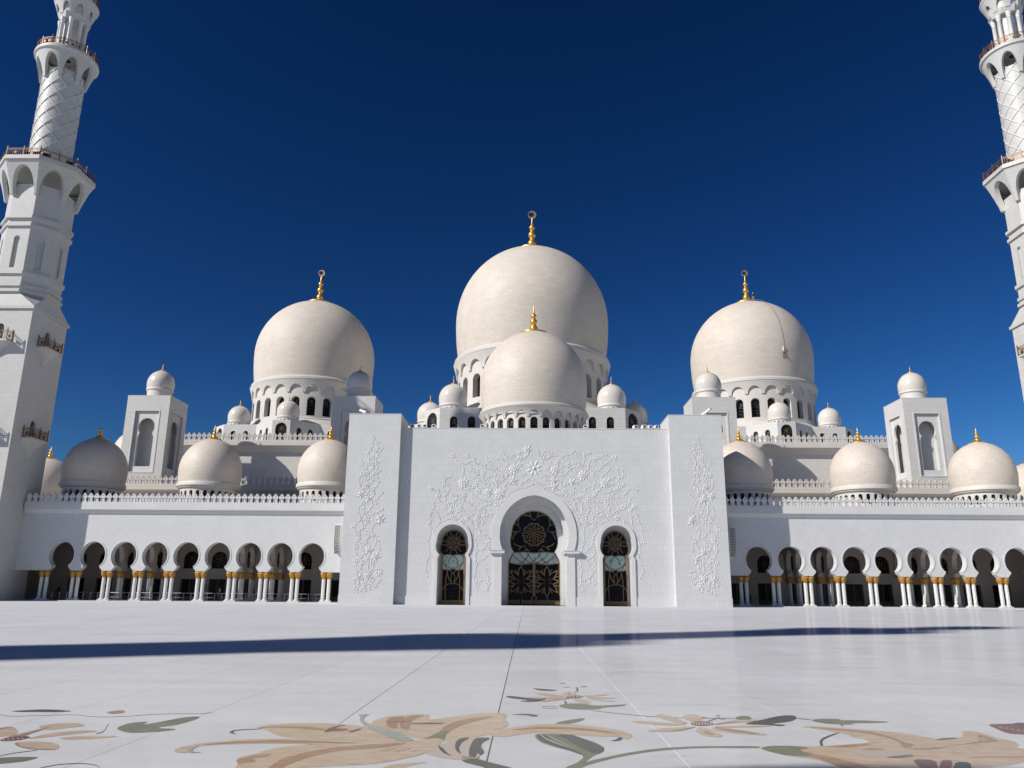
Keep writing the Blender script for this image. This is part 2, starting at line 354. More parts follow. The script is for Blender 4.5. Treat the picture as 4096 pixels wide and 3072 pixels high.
# ------------------------------------------------------------------ curved bands of arches
def scallops(g, P, nb, w, top, n=8, m=0, th=.12, kv=5, close=True):
    """nb bays; P(bay, u, v, depth) gives the point; the lower edge of each bay is cut by an arch"""
    us = [-.5, -.5 + (.5 - w) / 2] + [-w * math.cos(PI * i / (2 * n)) for i in range(2 * n + 1)] + [.5 - (.5 - w) / 2, .5]
    def h(u): return top * math.sqrt(max(0, 1 - (u / w) ** 2)) if abs(u) < w else 0.0
    for k in range(nb):
        v = []; f = []; nu = len(us)
        for d in (0, th):
            for u in us:
                for j in range(kv + 1):
                    t = h(u) + (1 - h(u)) * j / kv; v.append(P(k, u, t, d))
        q = kv + 1; o = nu * q
        for i in range(nu - 1):
            for j in range(kv):
                f.append((i * q + j, (i + 1) * q + j, (i + 1) * q + j + 1, i * q + j + 1))
            f.append((i * q, o + i * q, o + (i + 1) * q, (i + 1) * q))
        g.add(v, f, m)
def drum(g, rad, nb, z0, z1, w, zsill, zspr, th, m=0, rot=0.0, n=6):
    """round wall with nb arched openings"""
    da = 2 * PI / nb
    def P(k, u, z, d):
        a = rot + (k + u) * da; r = rad - d; return (r * math.sin(a), -r * math.cos(a), z)
    uw = w / (rad * da)
    us = [-.5] + [-uw * math.cos(PI * i / (2 * n)) for i in range(2 * n + 1)] + [.5]
    def za(u): return zspr + w * math.sqrt(max(0, 1 - (u / uw) ** 2))
    for k in range(nb):
        v = []; f = []; uv = []
        def quad(p): f.append(tuple(range(len(v), len(v) + 4))); v.extend(p)
        quad([P(k, us[0], z0, 0), P(k, us[1], z0, 0), P(k, us[1], z1, 0), P(k, us[0], z1, 0)])
        quad([P(k, us[-2], z0, 0), P(k, us[-1], z0, 0), P(k, us[-1], z1, 0), P(k, us[-2], z1, 0)])
        for i in range(1, len(us) - 2):
            a, b2 = us[i], us[i + 1]
            quad([P(k, a, z0, 0), P(k, b2, z0, 0), P(k, b2, zsill, 0), P(k, a, zsill, 0)])
            quad([P(k, a, za(a), 0), P(k, b2, za(b2), 0), P(k, b2, z1, 0), P(k, a, z1, 0)])
            quad([P(k, a, za(a), 0), P(k, a, za(a), th), P(k, b2, za(b2), th), P(k, b2, za(b2), 0)])
            quad([P(k, a, zsill, 0), P(k, b2, zsill, 0), P(k, b2, zsill, th), P(k, a, zsill, th)])
        for u in (-uw, uw): quad([P(k, u, zsill, 0), P(k, u, zspr, 0), P(k, u, zspr, th), P(k, u, zsill, th)])
        g.add(v, f, m)
def window_mesh(key, w, zsill, zspr, star=True, gold='lattice', pointed=False, pane='glass'):
    """arched window: dark pane behind a bent lattice; local x across, y depth (front at -), z up"""
    g = G(); out = round_arch(0, zsill, w, zspr, 12)
    g.plate([out], 0.0, .05, 1)
    zt = zspr + w; bw = max(.045, w * .06)
    g.bar(out + [out[0]], bw * 1.2, -.10, 0.0, 0)
    if star:
        c = (0, zspr); rr = w * .95
        for i in range(8):
            a = PI / 8 + i * PI / 4
            for sgn in (-1, 1):
                pts = []
                for t in range(7):
                    q = t / 6; r = rr * q; aa = a + sgn * .36 * math.sin(PI * q); pts.append((c[0] + r * math.cos(aa), c[1] + r * math.sin(aa)))
                pts = [p for p in pts if abs(p[0]) < w and p[1] > zsill + .02]
                if len(pts) > 1: g.bar(pts, bw * .7, -.06, 0.0, 0)
        z = zspr - rr * .95
        k = 0
        while z > zsill + w * .3 and k < 6:
            for sx in (-1, 1):
                g.bar([(sx * w * math.sin(PI / 2 * t / 5), z - w * .8 * (1 - math.cos(PI / 2 * t / 5))) for t in range(6)], bw * .7, -.06, 0.0, 0)
            z -= w * .75; k += 1
    else:
        g.bar([(-w, zspr), (w, zspr)], bw, -.06, 0.0, 0)
    return g.build(key, [gold, pane])

# ------------------------------------------------------------------ domes
def finial_mesh(key, pr, H, crescent):
    """gilded spire: plate radius pr, total height H above the plate"""
    g = G(); k = H / 7.0; b_ = pr / 2.05
    P = [(pr * .95, -.06 * pr), (pr * 1.03, -.02 * pr), (pr * 1.03, .05 * pr), (pr * .95, .09 * pr), (pr * .62, .20 * pr), (pr * .36, .38 * pr)]
    def ball(zc, r, nk):
        return [(nk, zc - r * .95)] + [(max(nk, r * math.sin(a)), zc - r * math.cos(a)) for a in [PI * (.16 + .68 * i / 8) for i in range(9)]] + [(nk, zc + r * .95)]
    P += [(b_ * .40, k * .85)] + ball(k * 1.42, b_ * .58, b_ * .27) + [(b_ * .33, k * 2.12), (b_ * .33, k * 2.2), (b_ * .22, k * 2.3)]
    P += ball(k * 2.98, b_ * .52, b_ * .22) + [(b_ * .3, k * 3.6), (b_ * .3, k * 3.68), (b_ * .2, k * 3.78)]
    P += ball(k * 4.35, b_ * .40, b_ * .17) + [(b_ * .2, k * 4.9), (b_ * .12, k * 5.1), (b_ * .06, k * (6.1 if crescent else 6.9)), (0.001, k * (6.12 if crescent else 7.0))]
    g.lathe(P, 24)
    if crescent:
        r1 = b_ * .58; z = k * 6.1 + r1
        o = [(r1 * math.cos(a), z + r1 * math.sin(a)) for a in [2 * PI * i / 40 for i in range(40)]]
        i_ = [(-.20 * r1 + r1 * .70 * math.cos(a), z + .06 * r1 + r1 * .70 * math.sin(a)) for a in [2 * PI * i / 40 for i in range(40)]]
        g.plate([o, i_], -.09, .09)
    return g.build(key, 'gold', 35)
def shell_profile(R, H, zb, rp, n=26, rb=.955):
    """H: height factor above the widest level, zb: depth (in R) of the springing below it"""
    a0 = math.acos(rp / R * .9); P = []
    b = zb / math.sqrt(1 - rb ** 2)
    for i in range(8): 
        z = -zb * (1 - i / 8); P.append((R * math.sqrt(1 - (z / b) ** 2), z * R))
    a1 = PI / 2 - R_(23.5)                                     # towards the apex the curve runs straight: a slightly pointed crown
    for i in range(n + 1):
        a = a1 * i / n; P.append((R * math.cos(a), R * H * math.sin(a)))
    r1, z1 = P[-1]; sl = math.tan(R_(23.5)) * H * .93
    for i in range(1, 5):
        r = r1 + (rp * .9 - r1) * i / 4; P.append((r, z1 + (r1 - r) * sl))
    P.append((.001, P[-1][1] + .01 * R))
    return P
DM = {}
def dome(parent, name, at, spec, front=R_(110), label=None):
    """shell > finial, drum, windows; 'at' is the centre at the widest level"""
    s = spec; key = s['key']; R = s['R']
    if key not in DM:
        d = DM[key] = {}
        g = G(); g.lathe(shell_profile(R, s['H'], s['zb'], s['pr']), s.get('n', 96), uR=R)
        zb = -s['zb'] * R; kind = s['kind']; rb = R * .955
        if kind == 'great' or kind == 'portal':      # roll moulding at the springing
            g.lathe([(rb - .02 * R, zb + .012 * R), (R * .985, zb + .01 * R), (R * 1.005, zb - .012 * R), (R * 1.005, zb - .05 * R), (R * .985, zb - .062 * R), (R * .90, zb - .07 * R)], 96, m=1)
        else:
            lw = s.get('lw', 1.0)
            g.lathe([(rb - .02 * R, zb + .02 * R), (R * lw * .985, zb + .015 * R), (R * lw * 1.0, zb - .015 * R), (R * lw * 1.0, zb - s['lh'] * R * .6), (R * lw * .955, zb - s['lh'] * R * .68), (R * lw * .955, zb - s['lh'] * R * .85), (R * .90, zb - s['lh'] * R), (R * .8, zb - s['lh'] * R)], s.get('n', 96), m=1)
        d['shell'] = g.build(name + '_shell', [s['mat'], 'trim'], 40)
        d['finial'] = finial_mesh('finial', s['pr'], s['fh'], s.get('crescent', False))
        g = G(); dr = s['dr'] * R; nb = s['nb']
        if kind in ('great', 'portal'):
            z1 = zb - .06 * R; z0 = z1 - s['sc'] * R; da = 2 * PI / nb; rtop = s.get('rt', 1.0)
            def P(k, u, v, dd):
                a = (k + u) * da; r = dr + (rtop * R - dr) * (v ** 1.6) * .96 + .02 * R - dd; return (r * math.sin(a), -r * math.cos(a), z0 + (z1 - z0) * v)
            scallops(g, P, nb, .40, .62, 6, th=.03 * R)
        if s.get('plain_drum'): g.lathe([(dr, s['z0'] * R), (dr, zb)], s.get('n', 96))
        else: drum(g, dr, nb, s['z0'] * R, zb - .05 * R if kind in ('great', 'portal') else zb - s['lh'] * R, s['ww'] * R, s['zs'] * R, s['zp'] * R, s['wd'] * R, 0)
        if s.get('skirt'):
            r1, z1 = s['skirt']; g.lathe([(dr * .99, s['z0'] * R + .03 * R), (dr + .03 * R, s['z0'] * R), (dr + .03 * R, s['z0'] * R - .02 * R), (r1 * R, z1 * R)], 16, rot=PI / 16)
        if s.get('tail'): g.lathe([(dr, s['z0'] * R), (dr, s['tail'])], s.get('n', 96))
        if s.get('inner', True): g.lathe([(dr - s['wd'] * R - .02, s['z0'] * R), (dr - s['wd'] * R - .02, zb)], 48, m=1)
        d['drum'] = g.build(name + '_drum', ['trim', 'glass'], 30)
        if s.get('win', True):
            w0 = window_mesh('window', s['ww'] * R, s['zs'] * R, s['zp'] * R, s.get('star', True))
            d['win'] = w0
    d = DM[key]
    o = ob(name, d['shell'], parent, at)
    if label: o['label'] = label
    zt = shell_profile(R, s['H'], s['zb'], s['pr'])[-2][1]
    ob('finial', d['finial'], o, Vector(at) + Vector((0, 0, zt)), s.get('frot', 0))
    ob('drum', d['drum'], o, at)
    if 'win' in d:
        dr = s['dr'] * R - s['wd'] * R * .82; to = math.atan2(-(at[0] + .867), at[1])
        for k in range(s['nb']):
            a = 2 * PI * k / s['nb']; a = (a + PI) % (2 * PI) - PI
            if abs(a - to) < front:
                ob('window', d['win'], o, Vector(at) + Vector((dr * math.sin(a), -dr * math.cos(a), 0)), a)
    return o
GREAT = dict(kind='great', mat='gdome', H=1.015, zb=.52, dr=.955, nb=24, sc=.20, z0=-1.17, zs=-1.13, zp=-.90, ww=.068, wd=.10, n=128)
SIDE = dict(GREAT, key='side', R=12.75, H=1.02, zb=.543, z0=-1.22, zs=-1.18, zp=-.94, pr=2.62, fh=7.6, crescent=True, skirt=(1.17, -1.42))
MAIN = dict(GREAT, key='main', R=16.67, H=1.07, pr=3.34, fh=9.3, crescent=True, skirt=(1.235, -1.40))
PORT = dict(kind='portal', key='portal', mat='dome', R=7.78, H=1.075, zb=.51, dr=.905, nb=26, sc=.18, rt=1.01, z0=-1.1, zs=-1.05, zp=-.82, ww=.068, wd=.08, pr=2.03, fh=4.6, n=96)
ARC = dict(kind='plain', key='arc', mat='dome', R=4.3, H=1.10, zb=.44, dr=.885, nb=24, lh=.185, lw=1.01, z0=-1.08, zs=-1.0, zp=-.765, ww=.060, wd=.09, pr=1.13, fh=2.25, star=False, tail=-5.4, n=72)
SM_M = dict(kind='plain', key='small_main', mat='sdome', R=2.79, H=1.04, zb=.50, dr=.92, nb=16, lh=.19, lw=.985, z0=-1.06, zs=-1.0, zp=-.84, ww=.07, wd=.1, pr=.58, fh=1.67, win=False, n=48)
SM_S = dict(SM_M, key='small_side', R=2.17, pr=.47, fh=1.28)
TWD = dict(kind='plain', key='tower_dome', mat='sdome', R=2.235, H=1.10, zb=.42, dr=.90, nb=16, lh=.2, lw=.99, z0=-1.16, zs=-1.05, zp=-1.0, ww=.012, wd=.02, plain_drum=True, inner=False, pr=.50, fh=1.25, win=False, n=48)
# traced outlines of the floor inlay (courtyard metres) and of the carved stems and blooms (facade metres)
INLAY = (
    '[["L1","cream",1,[[-4.222,10.409],[-4.066,10.66],[-3.695,10.773],[-3.371,10.771],[-2.954,10.617],[-2.753,10.395],[-2.394,9.977],[-2.203,9.683],[-2.056'
    ',9.663],[-2.287,9.532],[-2.638,9.509],[-3.211,9.667],[-3.655,9.758],[-3.855,9.986],[-4.06,10.27]]],["L1","cream",1,[[-4.588,8.932],[-4.572,9.152],[-4.'
    '383,9.415],[-3.991,9.615],[-3.581,9.692],[-3.209,9.657],[-2.724,9.494],[-2.124,9.639],[-2.269,9.419],[-3.039,9.333],[-3.491,9.387],[-3.901,9.351],[-4.'
    '237,9.265],[-4.43,9.161],[-4.408,8.943],[-4.386,8.793],[-4.493,8.811]]],["L1","cream",2,[[-3.782,8.534],[-3.742,8.694],[-3.65,8.806],[-3.644,8.991],[-'
    '3.423,9.271],[-3.127,9.336],[-2.616,9.397],[-2.278,9.475],[-2.059,9.693],[-1.899,9.875],[-1.802,9.563],[-1.922,8.887],[-2.247,8.474],[-2.443,8.352],[-'
    '3.029,8.175],[-3.251,8.058],[-3.633,8.036],[-3.66,8.28]]],["L1","cream",1,[[-2.86,10.745],[-2.859,11.064],[-2.753,11.411],[-2.476,11.574],[-2.223,11.6'
    '36],[-2.171,11.385],[-2.181,11.114],[-1.817,11.481],[-1.535,11.791],[-1.228,11.859],[-1.122,11.603],[-1.168,11.321],[-1.106,10.933],[-1.111,10.686],[-'
    '1.267,10.615],[-1.251,10.216],[-1.443,9.936],[-1.781,9.613],[-2.059,9.693],[-2.236,9.915],[-2.428,10.191],[-2.775,10.51]]],["L1","cream",1,[[-1.291,10'
    '.374],[-0.71,10.913],[-0.293,10.943],[0.028,10.737],[0.295,10.483],[0.409,10.182],[0.299,9.857],[0.248,9.929],[0.23,10.072],[-0.031,10.054],[-0.371,10'
    '.16],[-0.719,10.258],[-0.896,10.195],[-1.067,9.985],[-1.306,9.94]]],["L1","cream",2,[[-1.329,11.723],[-1.147,11.792],[-1.176,11.366],[-1.104,11.003],['
    '-1.119,10.657],[-1.255,10.377],[-1.331,10.869]]],["L1","brown",3,[[-4.196,10.329],[-4.018,10.506],[-3.623,10.51],[-3.219,10.305],[-2.883,10.272],[-3.1'
    '87,10.173],[-3.585,10.372],[-3.996,10.436]]],["L1","brown",3,[[-4.447,9.224],[-4.203,9.407],[-3.889,9.524],[-3.552,9.595],[-2.992,9.505],[-2.718,9.466'
    '],[-2.975,9.43],[-3.51,9.452],[-3.857,9.43],[-4.176,9.334]]],["L1","brown",3,[[-3.335,8.087],[-3.325,8.601],[-3.18,8.893],[-2.924,9.212],[-2.611,9.369'
    '],[-2.214,9.517],[-2.2,9.424],[-2.483,9.151],[-2.8,9.044],[-2.996,8.821],[-3.14,8.459],[-3.202,8.095]]],["L1","brown",3,[[-3.769,8.497],[-3.634,8.757]'
    ',[-3.488,8.816],[-3.518,8.652],[-3.626,8.544],[-3.526,8.435],[-3.619,8.341],[-3.66,8.28]]],["L1","brown",3,[[-2.704,11.01],[-2.688,11.278],[-2.547,11.'
    '469],[-2.489,11.225],[-2.551,10.957],[-2.473,10.59],[-2.484,10.413],[-2.61,10.581]]],["L1","brown",3,[[-2.521,10.959],[-2.466,11.503],[-2.24,11.592],['
    '-2.364,11.234],[-2.353,10.72],[-2.302,10.368],[-2.416,10.418]]],["L1","brown",3,[[-1.918,10.226],[-1.902,10.63],[-1.782,11.077],[-1.513,11.433],[-1.30'
    '3,11.519],[-1.535,11.095],[-1.71,10.704],[-1.782,10.404],[-1.834,9.962]]],["L1","brown",3,[[-1.148,10.384],[-0.713,10.685],[-0.307,10.691],[0.009,10.5'
    '17],[0.253,10.273],[-0.002,10.389],[-0.351,10.546],[-0.715,10.553]]],["L1","olive",4,[[-2.063,9.722],[-1.982,9.953],[-1.922,10.259],[-1.812,10.345],[-'
    '1.826,10.069],[-1.803,9.66],[-1.897,9.855]]],["L1","sage",4,[[-3.184,11.521],[-3.021,11.576],[-3.049,11.389],[-3.026,11.118],[-2.912,10.804],[-2.618,1'
    '0.404],[-2.382,10.139],[-2.124,9.639],[-2.295,9.579],[-2.551,10.02],[-2.884,10.561],[-3.041,10.986],[-3.112,11.385]]],["L1","pink",1,[[-1.942,8.911],['
    '-1.842,9.354],[-1.758,9.566],[-1.66,9.87],[-1.276,9.916],[-1.381,9.495],[-1.329,9.18],[-1.353,8.721],[-1.585,8.613],[-1.758,8.736]]],["L1","dark",3,[['
    '-1.844,9.372],[-1.778,9.24],[-1.697,8.943],[-1.625,8.784],[-1.728,8.924],[-1.802,9.15]]],["L1","dark",3,[[-1.67,9.572],[-1.637,9.821],[-1.515,9.901],['
    '-1.599,9.576],[-1.603,9.207],[-1.542,8.87],[-1.63,9.117]]],["L1","dark",3,[[-1.487,9.126],[-1.482,9.681],[-1.44,9.885],[-1.274,9.875],[-1.369,9.591],['
    '-1.371,9.311],[-1.314,9.051],[-1.344,8.841],[-1.386,9.004],[-1.393,8.718],[-1.446,8.676]]],["L1","brown",3,[[-1.545,8.709],[-1.363,8.626],[-1.352,8.84'
    '1],[-1.377,8.719],[-1.523,8.83]]],["L1","dark",1,[[-1.567,8.591],[-1.367,8.696],[-1.214,8.499],[-1.004,8.286],[-0.959,8.157],[-1.171,8.186]]],["L1","m'
    'aroon",4,[[-2.7,10.869],[-2.517,10.998],[-2.385,10.943],[-2.505,10.922]]],["L1","maroon",4,[[-2.398,10.754],[-2.256,10.901],[-1.869,10.904],[-2.078,10'
    '.776],[-2.246,10.826]]],["L1","maroon",4,[[-3.287,10.078],[-3.298,10.473],[-3.118,10.727],[-3.221,10.479],[-3.213,10.363],[-3.002,10.377],[-3.243,10.1'
    '69]]],["L1","maroon",4,[[-2.999,10.098],[-2.971,10.322],[-2.875,10.421],[-2.934,10.19]]],["L1","dark",1,[[-4.396,10.003],[-4.41,10.223],[-4.097,10.325'
    '],[-4.082,10.28],[-4.357,10.182],[-4.366,10.048],[-4.249,9.906]]],["L1","sage",2,[[-4.422,8.858],[-4.452,9.071],[-4.413,9.226],[-4.409,8.986],[-4.333,'
    '8.863],[-4.227,8.828],[-4.338,8.796]]],["L1","cream",1,[[-2.29,8.114],[-2.182,8.367],[-1.815,8.538],[-2.018,8.305],[-2.067,8.127]]],["L1","slate",3,[['
    '0.077,9.75],[0.174,9.877],[0.21,10.041],[0.255,9.958],[0.198,9.785]]],["L1","brown",3,[[-2.421,8.999],[-2.387,9.07],[-2.374,9.053],[-2.403,8.975]]],["'
    'L1","brown",3,[[-2.374,9.053],[-2.339,9.125],[-2.326,9.108],[-2.356,9.029]]],["L1","brown",3,[[-2.326,9.108],[-2.29,9.181],[-2.277,9.164],[-2.308,9.08'
    '3]]],["L1","brown",3,[[-2.252,9.01],[-2.216,9.081],[-2.204,9.064],[-2.235,8.985]]],["L1","brown",3,[[-2.204,9.064],[-2.167,9.136],[-2.155,9.119],[-2.1'
    '86,9.039]]],["L1","brown",3,[[-2.155,9.119],[-2.118,9.192],[-2.105,9.175],[-2.137,9.094]]],["L1","brown",3,[[-2.083,9.02],[-2.046,9.091],[-2.033,9.075'
    '],[-2.066,8.996]]],["G1","maroon",1,[[-1.113,11.658],[-0.901,11.81],[-0.699,11.663],[-0.751,11.501],[-0.901,11.674]]],["G1","olive",1,[[-0.769,10.203]'
    ',[-0.336,10.162],[-0.214,9.898],[-0.084,9.631],[-0.017,9.376],[-0.048,9.128],[-0.193,8.872],[-0.29,8.576],[-0.468,8.243],[-0.51,8.24],[-0.475,8.374],['
    '-0.365,8.55],[-0.265,8.882],[-0.362,9.108],[-0.571,9.383],[-0.712,9.635],[-0.767,9.909]]],["G1","deep",2,[[-0.511,10.151],[-0.336,10.162],[-0.214,9.89'
    '8],[-0.084,9.631],[-0.019,9.359],[-0.05,9.144],[-0.152,9.004],[-0.205,9.118],[-0.31,9.442],[-0.419,9.885]]],["G1","deep",2,[[-0.747,10.135],[-0.668,10'
    '.16],[-0.562,9.645],[-0.325,9.191],[-0.264,8.897],[-0.42,9.185],[-0.599,9.51],[-0.726,9.818]]],["G1","white",3,[[-0.72,10.177],[-0.706,10.177],[-0.64,'
    '9.87],[-0.5,9.542],[-0.324,9.207],[-0.518,9.498],[-0.658,9.822]]],["G1","white",3,[[-0.642,10.142],[-0.63,10.143],[-0.508,9.767],[-0.269,9.098],[-0.52'
    '6,9.747]]],["G1","olive",1,[[-0.54,10.925],[-0.355,11.238],[-0.066,11.486],[-0.145,11.192],[-0.312,10.942]]],["G1","olive",1,[[-0.479,8.307],[-0.305,8'
    '.575],[0.111,9.02],[0.551,9.37],[1.064,9.53],[1.724,9.572],[1.685,9.433],[1.042,9.426],[0.528,9.228],[0.113,8.905],[-0.237,8.51],[-0.383,8.248]]],["F1'
    '","cream",2,[[-0.749,14.099],[-0.469,14.025],[-0.237,13.757],[-0.34,13.564],[-0.619,13.819]]],["F1","cream",2,[[-0.908,13.608],[-0.245,13.59],[-0.251,'
    '13.463],[-0.604,13.362]]],["F1","cream",2,[[-0.679,13.012],[-0.441,13.376],[-0.246,13.572],[-0.158,13.453],[-0.353,13.243],[-0.588,13.019]]],["F1","cr'
    'eam",2,[[-0.309,14.038],[-0.157,14.393],[-0.033,14.161],[-0.066,13.809],[-0.239,13.72]]],["F1","cream",2,[[-0.161,13.399],[0.009,13.502],[0.129,13.077'
    '],[0.079,12.874],[-0.088,13.059]]],["F1","cream",2,[[0.058,13.877],[0.31,13.994],[0.524,14.071],[0.394,13.848],[0.069,13.69]]],["F1","cream",2,[[0.043'
    ',13.651],[0.672,13.558],[0.265,13.47]]],["F1","cream",2,[[0.037,13.559],[0.432,13.272],[0.54,13.11],[0.243,13.222]]],["F1","brown",3,[[-0.679,13.045],'
    '[-0.249,13.499],[-0.159,13.435],[-0.398,13.274]]],["F1","brown",3,[[0.064,13.616],[0.672,13.558],[0.271,13.542]]],["F1","brown",3,[[-0.167,14.189],[-0'
    '.142,14.112],[-0.155,13.859],[-0.197,13.836]]],["F1","maroon",3,[[-0.256,13.607],[-0.139,13.803],[0.007,13.835],[0.064,13.708],[-0.037,13.517],[-0.203'
    ',13.485]]],["F1","cream",4,[[-0.191,13.724],[-0.165,13.763],[-0.155,13.598],[-0.186,13.54]]],["F1","cream",4,[[-0.128,13.729],[-0.102,13.769],[-0.098,'
    '13.602],[-0.129,13.545]]],["F1","cream",4,[[-0.066,13.734],[-0.04,13.774],[-0.04,13.607],[-0.072,13.55]]],["F1","cream",4,[[-0.004,13.74],[0.023,13.77'
    '9],[0.017,13.612],[-0.015,13.555]]],["F1","dark",1,[[-1.227,13.581],[-1.148,13.737],[-0.907,13.516],[-0.674,13.356],[-0.533,13.404],[-0.679,13.045],[-'
    '0.906,12.993],[-0.986,13.105],[-0.814,13.205],[-1.07,13.359]]],["F1","olive",1,[[-0.412,12.58],[-0.28,12.845],[-0.006,12.933],[0.148,12.624],[0.659,12'
    '.872],[0.589,12.659],[0.219,12.445],[0.208,12.324],[-0.055,12.215],[-0.304,12.329]]],["F1","dark",1,[[-0.782,14.826],[-0.578,14.692],[-0.325,14.587],['
    '-0.433,14.41],[-0.658,14.473]]],["F1","olive",1,[[0.065,15.126],[0.256,15.212],[0.135,14.998]]],["F1","olive",1,[[-0.241,15.076],[-0.045,15.049],[-0.1'
    '82,14.924]]],["F1","dark",1,[[-0.272,15.638],[-0.118,15.701],[-0.207,15.547]]],["F1","dark",1,[[-0.008,15.007],[0.031,15.011],[0.03,14.576],[-0.046,14'
    '.24],[-0.066,14.238],[0.005,14.574]]],["F1","dark",1,[[-0.287,13.179],[-0.259,13.181],[-0.257,12.847],[-0.289,12.845]]],["F2","cream",2,[[0.481,11.176'
    '],[0.654,11.25],[0.928,11.148],[1.242,10.993],[0.979,10.894],[0.713,10.991]]],["F2","cream",2,[[0.912,11.783],[1.012,11.899],[1.114,11.665],[1.258,11.'
    '077],[1.104,11.066],[0.93,11.521]]],["F2","cream",2,[[1.28,11.743],[1.47,11.933],[1.542,11.696],[1.465,11.333],[1.309,11.236],[1.26,11.481]]],["F2","c'
    'ream",2,[[0.599,10.472],[0.754,10.655],[1.313,10.884],[1.155,10.65],[0.995,10.478],[0.641,10.391]]],["F2","cream",2,[[1.221,10.6],[1.344,10.852],[1.45'
    '1,10.51],[1.48,10.204],[1.385,10.071],[1.238,10.188],[1.203,10.44]]],["F2","cream",2,[[1.562,11.075],[1.85,11.398],[2.214,11.513],[2.192,11.361],[1.89'
    '6,11.193],[1.521,10.978]]],["F2","cream",2,[[1.505,10.908],[1.93,10.961],[2.351,10.991],[2.088,10.859],[1.514,10.785]]],["F2","cream",2,[[1.447,10.814'
    '],[1.674,10.686],[2.06,10.324],[1.917,10.254],[1.607,10.416],[1.471,10.596]]],["F2","brown",3,[[1.317,10.553],[1.394,10.299],[1.362,10.197],[1.287,10.'
    '373]]],["F2","brown",3,[[1.484,10.816],[1.74,10.658],[1.955,10.388],[1.907,10.344],[1.568,10.549]]],["F2","brown",3,[[1.739,10.582],[1.955,10.388],[1.'
    '869,10.331],[1.715,10.454]]],["F2","brown",3,[[1.559,11.063],[1.934,11.342],[1.941,11.294],[1.565,11.005]]],["F2","brown",3,[[0.914,10.526],[1.306,10.'
    '849],[1.155,10.65],[0.997,10.489]]],["F2","maroon",3,[[1.25,11.076],[1.324,11.213],[1.45,11.283],[1.558,11.23],[1.567,11.099],[1.487,10.953],[1.368,10'
    '.899],[1.268,10.938]]],["F2","cream",4,[[1.312,11.2],[1.332,11.226],[1.293,10.951],[1.272,10.938]]],["F2","cream",4,[[1.351,11.203],[1.371,11.228],[1.'
    '329,10.953],[1.308,10.94]]],["F2","cream",4,[[1.39,11.205],[1.41,11.231],[1.366,10.956],[1.344,10.943]]],["F2","cream",4,[[1.429,11.208],[1.45,11.234]'
    ',[1.402,10.958],[1.38,10.945]]],["F2","cream",4,[[1.468,11.211],[1.489,11.237],[1.438,10.961],[1.416,10.948]]],["F2","cream",4,[[1.507,11.214],[1.528,'
    '11.24],[1.474,10.964],[1.453,10.951]]],["F2","cream",4,[[1.546,11.217],[1.567,11.242],[1.511,10.966],[1.489,10.953]]],["F2","olive",1,[[1.953,11.57],['
    '2.034,11.733],[2.141,11.834],[2.208,11.746],[2.185,11.587],[2.137,11.482],[1.966,11.469]]],["F2","dark",1,[[1.98,11.152],[2.249,11.427],[2.631,11.844]'
    ',[2.798,11.924],[2.869,11.888],[2.833,11.687],[2.72,11.461],[2.581,11.303],[2.297,11.127],[2.502,11.083],[2.394,10.948],[2.253,11.042],[1.997,11.07]]]'
    ',["F2","dark",1,[[1.513,11.287],[1.69,11.551],[1.788,11.714],[1.775,11.661],[1.688,11.5],[1.525,11.252]]],["F2","dark",1,[[1.728,11.803],[1.826,11.878'
    '],[1.81,11.809]]],["F2","maroon",1,[[1.516,11.668],[1.633,11.65],[1.502,11.602]]],["F2","maroon",1,[[1.71,11.552],[1.829,11.51],[1.766,11.455]]],["G1"'
    ',"dark",1,[[0.049,12.198],[0.341,11.963],[0.72,11.719],[1.005,11.608],[1.296,11.565],[1.954,11.574],[1.945,11.54],[1.289,11.531],[0.999,11.574],[0.715'
    ',11.684],[0.337,11.927],[0.046,12.16]]],["G1","dark",1,[[2.821,11.651],[2.931,11.594],[2.974,11.546],[2.963,11.513],[2.92,11.56],[2.81,11.616]]],["G1"'
    ',"dark",1,[[-0.644,12.455],[-0.621,12.534],[-0.533,12.572],[-0.425,12.534],[-0.426,12.5],[-0.534,12.538],[-0.621,12.5],[-0.645,12.421]]],["G1","dark",'
    '1,[[-0.644,12.455],[-0.603,12.367],[-0.496,12.345],[-0.408,12.413],[-0.409,12.379],[-0.497,12.312],[-0.603,12.334],[-0.645,12.421]]],["L2","cream",1,['
    '[2.593,10.949],[2.764,10.99],[3.073,10.888],[3.336,10.766],[3.534,10.688],[3.765,10.526],[3.95,10.2],[4.066,10.087],[4.303,10.265],[4.405,10.397],[4.5'
    '46,10.712],[4.669,10.784],[4.751,10.681],[4.734,10.252],[4.817,10.096],[4.762,9.86],[4.59,9.664],[4.651,9.56],[4.203,8.757],[3.119,8.465],[2.873,8.45]'
    ',[2.237,8.413],[2.128,8.844],[1.861,9.036],[1.733,9.26],[1.686,9.444],[1.828,9.583],[2.449,9.593],[3.038,9.825],[3.096,9.983],[3.095,10.103],[2.995,10'
    '.178],[3.034,10.39],[2.854,10.714]]],["L2","brown",2,[[2.702,10.947],[3.044,10.811],[3.365,10.65],[3.501,10.269],[3.463,9.868],[3.539,9.819],[3.456,9.'
    '665],[3.296,9.532],[3.423,9.888],[3.426,10.165],[3.253,10.562],[2.936,10.729]]],["L2","brown",2,[[3.248,9.486],[3.674,9.584],[4.276,9.943],[4.421,10.0'
    '54],[4.629,10.515],[4.658,10.431],[4.661,10.086],[4.562,10.001],[4.34,9.932],[3.864,9.691],[3.623,9.482]]],["L2","olive",2,[[1.686,9.444],[1.842,9.584'
    '],[2.085,9.614],[2.273,9.481],[2.072,9.363],[2.208,9.07],[2.132,9.001],[1.865,9.049],[1.733,9.26]]],["L2","brown",2,[[2.413,9.569],[2.777,9.733],[3.03'
